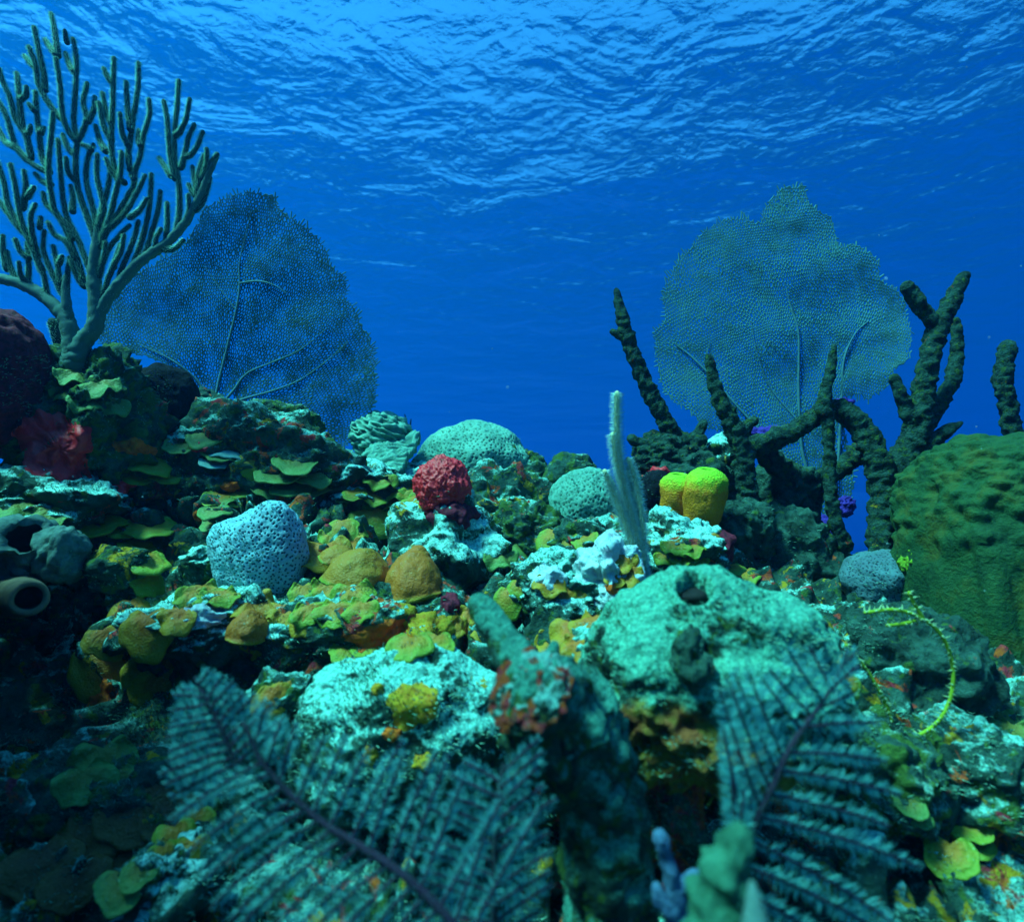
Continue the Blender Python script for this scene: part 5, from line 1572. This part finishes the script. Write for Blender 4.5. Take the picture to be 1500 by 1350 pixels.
sea_fan(LEFT_FAN, 'broad blue green sea fan behind the branching sea rod', 8, seed=1, swing=-0.10, net='fandark')
rf = sea_fan(RIGHT_FAN, 'lobed grey blue sea fan behind the dead branches at the right', -6, seed=2, swing=-0.12)
for k, (px, py, w, h) in enumerate(((1122, 636, 46, 24), (1238, 742, 26, 30), (1232, 590, 30, 12))):
    v, f = rock_shape(np.array(P(px, py, 2.70)), (M(w, 2.7) / 2, 0.03, M(h, 2.7) / 2), 50 + k, 5, lump=0.4, rough=0.2, pits=0.3)
    link_mesh('purple_growth', v, f, MAT['fanroot'], rf)


# ------------------------------------------------------------------ feather plumes in the foreground
def feather(label, ribs, pinnae, d, base, hair=0.0122):
    root = empty('feather_plume', P(*base), label, 'soft coral')
    for pts, rad in ribs:
        mb = MB()
        p, r, t, n, b = tube(mb, [P(x, y, z) for x, y, z in pts], [M(q * 0.62, d) for q in rad], 12, 0.004, True, True, 0.12, 120)
        nv = mb.n
        bristles(mb, p, r, t, n, b, 0.003, 0.004, 0.0016, 6)
        mb.build('rib', MAT['feather'], root, attr={'fuzz': np.concatenate([np.zeros(nv), np.full(mb.n - nv, 0.12)])})
    for pts in pinnae:
        mb = MB()
        p, r, t, n, b = tube(mb, [P(*q) for q in pts], [M(2.2, d), *[M(1.8, d)] * (len(pts) - 2), M(1.2, d)], 7, 0.004, True, True, 0.25, 200)
        nv = mb.n
        comb_fuzz(mb, p, t, 0.0013, hair, 0.0009)
        mb.build('pinna', MAT['feather'], root, attr={'fuzz': np.concatenate([np.zeros(nv), np.ones(mb.n - nv)])})
    return root


def along(pts, s):
    p = np.array(pts, float)
    L = np.concatenate([[0], np.cumsum(np.linalg.norm(np.diff(p[:, :2], axis=0), axis=1))])
    q = np.array([np.interp(s * L[-1], L, p[:, k]) for k in range(p.shape[1])])
    e = min(1, s + 0.02); a = max(0, s - 0.02)
    t = np.array([np.interp(e * L[-1], L, p[:, k]) - np.interp(a * L[-1], L, p[:, k]) for k in range(2)])
    return q, t / (np.linalg.norm(t) + 1e-9)


def comb(rib, specs, g):
    """Side branches: specs = (s0, s1, count, direction at s0, direction at s1 (deg, pixel sense), length at s0, mid, s1, curve deg)."""
    out = []
    for s0, s1, n, a0, a1, l0, lm, l1, cv, dz in specs:
        for k in range(n):
            u = (k + 0.5) / n
            q, t = along(rib, s0 + (s1 - s0) * u + g.normal(0, 0.004))
            a = a0 + (a1 - a0) * u + g.normal(0, 3.0)
            L = (l0 * (1 - 2 * u) + lm * 2 * u if u < 0.5 else lm * (2 - 2 * u) + l1 * (2 * u - 1)) * g.uniform(0.9, 1.08)
            pts = []
            x, y, z = q
            for m in range(6):
                pts.append((x, y, z))
                aa = R(a + cv * m / 5)
                x += math.cos(aa) * L / 5; y -= math.sin(aa) * L / 5; z += dz * L / 5 / 100 + g.normal(0, 0.003)
            out.append(pts)
    return out


gq = np.random.default_rng(21)
rib1 = [(358, 1060, .66), (382, 1112, .65), (425, 1163, .64), (478, 1208, .63), (530, 1240, .62), (592, 1282, .61), (650, 1336, .60), (700, 1400, .59)]
rib1b = [(286, 992, .72), (300, 1020, .71), (322, 1062, .70), (348, 1124, .69)]
rib1c = [(738, 1120, .67), (730, 1165, .66), (726, 1220, .65), (724, 1290, .65), (722, 1400, .65)]
feather('large left feather plume with a dark curved rib at the bottom', [(rib1, [4, 5, 6, 7, 8, 9, 10, 10])],
        comb(rib1, [(0.04, 0.98, 14, 74, 66, 50, 165, 215, -6, 0.02), (0.10, 0.98, 18, 202, 236, 150, 250, 230, 14, -0.02)], gq), 0.63, (700, 1390, .6))
feather('small left feather plume reaching up into the dark cave', [(rib1b, [2.4, 3, 3.6, 4])],
        comb(rib1b, [(0.03, 1.0, 11, 60, 42, 24, 62, 110, -4, 0.01), (0.10, 1.0, 11, 176, 204, 34, 86, 120, 6, 0.0)], gq), 0.70, (348, 1124, .69))
feather('dim feather plume right of the large left one', [(rib1c, [3, 4, 5, 5, 6])],
        comb(rib1c, [(0.05, 0.95, 11, 148, 165, 60, 118, 110, 8, 0.01), (0.0, 0.95, 11, 44, 32, 70, 112, 90, -6, 0.01)], gq), 0.66, (722, 1380, .65))
rib2 = [(1242, 952, .70), (1222, 1000, .69), (1200, 1034, .68), (1172, 1072, .67), (1150, 1108, .66), (1132, 1150, .65), (1108, 1200, .65), (1082, 1290, .64), (1070, 1400, .64)]
feather('right feather plume with purple ribs below the mound with the hole', [(rib2, [3, 4, 5, 6, 7, 7, 7, 7, 7])],
        comb(rib2, [(0.10, 0.30, 4, 126, 124, 60, 95, 110, -4, 0.0), (0.34, 0.86, 9, 118, 92, 140, 190, 150, -6, 0.0),
                    (0.05, 0.24, 3, 66, 20, 40, 60, 66, -8, 0.0), (0.24, 0.90, 9, 6, -36, 95, 235, 262, -12, 0.0)], gq), 0.66, (1074, 1380, .64), 0.016)

# ------------------------------------------------------------------ yellow whip coral
wh = empty('whip_coral', P(1385, 1190, 1.12), 'thin yellow green whip curling in a loop at the right', 'soft coral')
for pts in ([(1268, 897), (1310, 893), (1350, 905), (1380, 932), (1395, 972), (1394, 1015), (1376, 1054), (1346, 1076), (1318, 1078)],
            [(1240, 945), (1272, 985), (1300, 1036), (1314, 1080), (1334, 1118), (1362, 1160), (1385, 1195)], [(1290, 1065), (1310, 1085), (1330, 1112)], [(1352, 905), (1340, 885), (1332, 868)], [(1350, 905), (1328, 912), (1300, 916)]):
    mb = MB()
    p, r, t, n, b = tube(mb, [P(x, y, 1.12) for x, y in pts], [M(2.7, 1.12)] * len(pts), 8, 0.005, True, True, 0.2, 120)
    nv = mb.n
    bristles(mb, p, r, t, n, b, 0.009, 0.010, 0.0045, 3, lean=0.2, jitter=0.5)
    mb.build('branch', MAT['whip'], wh, attr={'fuzz': np.concatenate([np.zeros(nv), np.ones(mb.n - nv)])})
# ------------------------------------------------------------------ turf algae: fine blades over the stones (nobody could count them)
def turf():
    g = np.random.default_rng(8)
    V, F = [], []
    n = 44000
    px = g.uniform(-20, 1520, n); py = g.uniform(520, 1350, n)
    thin = noise(np.stack([px * 0.012, py * 0.012, np.full(n, 2.0)], 1))
    k = 0
    for x, y, th in zip(px, py, thin):
        if th < -0.05: continue
        d = P(x, y, 1.0).normalized()
        loc, nr, idx, dist = BVH[0].ray_cast(Vector((0, 0, 0)), d)
        if loc is None or dist > 3.6 or (x > 1300 and 630 < y < 1040 and dist > 1.6): continue
        if nr.dot(d) > 0: nr = -nr
        if nr.z < -0.25: continue
        L = 0.006 + 0.012 * g.random() * (0.5 + th)
        up = (nr + Vector((g.normal(0, .45), g.normal(0, .45), 0.5 + g.normal(0, .3)))).normalized()
        s = up.orthogonal().normalized() * (0.0007 + 0.0007 * dist * 0.4)
        mid = loc + up * L * 0.55 + Vector((g.normal(0, .1), g.normal(0, .1), 0)) * L
        tip = loc + up * L + Vector((g.normal(0, .35), g.normal(0, .35), -0.1)) * L
        V += [loc - s - nr * 0.002, loc + s - nr * 0.002, mid + s * 0.8, mid - s * 0.8, tip]
        F += [[k, k + 1, k + 2, k + 3], [k + 3, k + 2, k + 4]]
        k += 5
    o = link_mesh('turf_algae', np.array([v[:] for v in V]), F, MAT['turf'])
    tag(o, 'short fuzzy turf algae over the reef rocks', 'algae', kind='stuff')




def specks():
    g = np.random.default_rng(3)
    v, f = ico(1)
    mb = MB()
    for k in range(170):
        d = g.uniform(0.8, 4.5)
        c = np.array(P(g.uniform(0, 1500), g.uniform(60, 900), d))
        if BVH[0].ray_cast(Vector((0, 0, 0)), Vector(c).normalized(), Vector(c).length + 0.1)[0] is not None: continue
        mb.add(v * g.uniform(0.0006, 0.0016) * g.uniform(0.6, 1.4, 3) + c, f)
    o = mb.build('plankton', MAT['pink'])
    tag(o, 'faint pale specks drifting in the blue water', 'plankton', kind='stuff')


make_bvh()
turf()
specks()
# ------------------------------------------------------------------ the blue water itself
_v = np.array([(x, y, z) for x in (-250, 250) for y in (-250, 250) for z in (-19.5, WATER_Z - 0.05)], dtype=float)
_f = [[0, 1, 3, 2], [4, 6, 7, 5], [0, 4, 5, 1], [2, 3, 7, 6], [0, 2, 6, 4], [1, 5, 7, 3]]
hz = link_mesh('haze', _v, _f, None, smooth=False)
hz.data.materials.append(mat_haze())
tag(hz, 'clear blue sea water that fades far things to deep blue', 'water', kind='stuff')
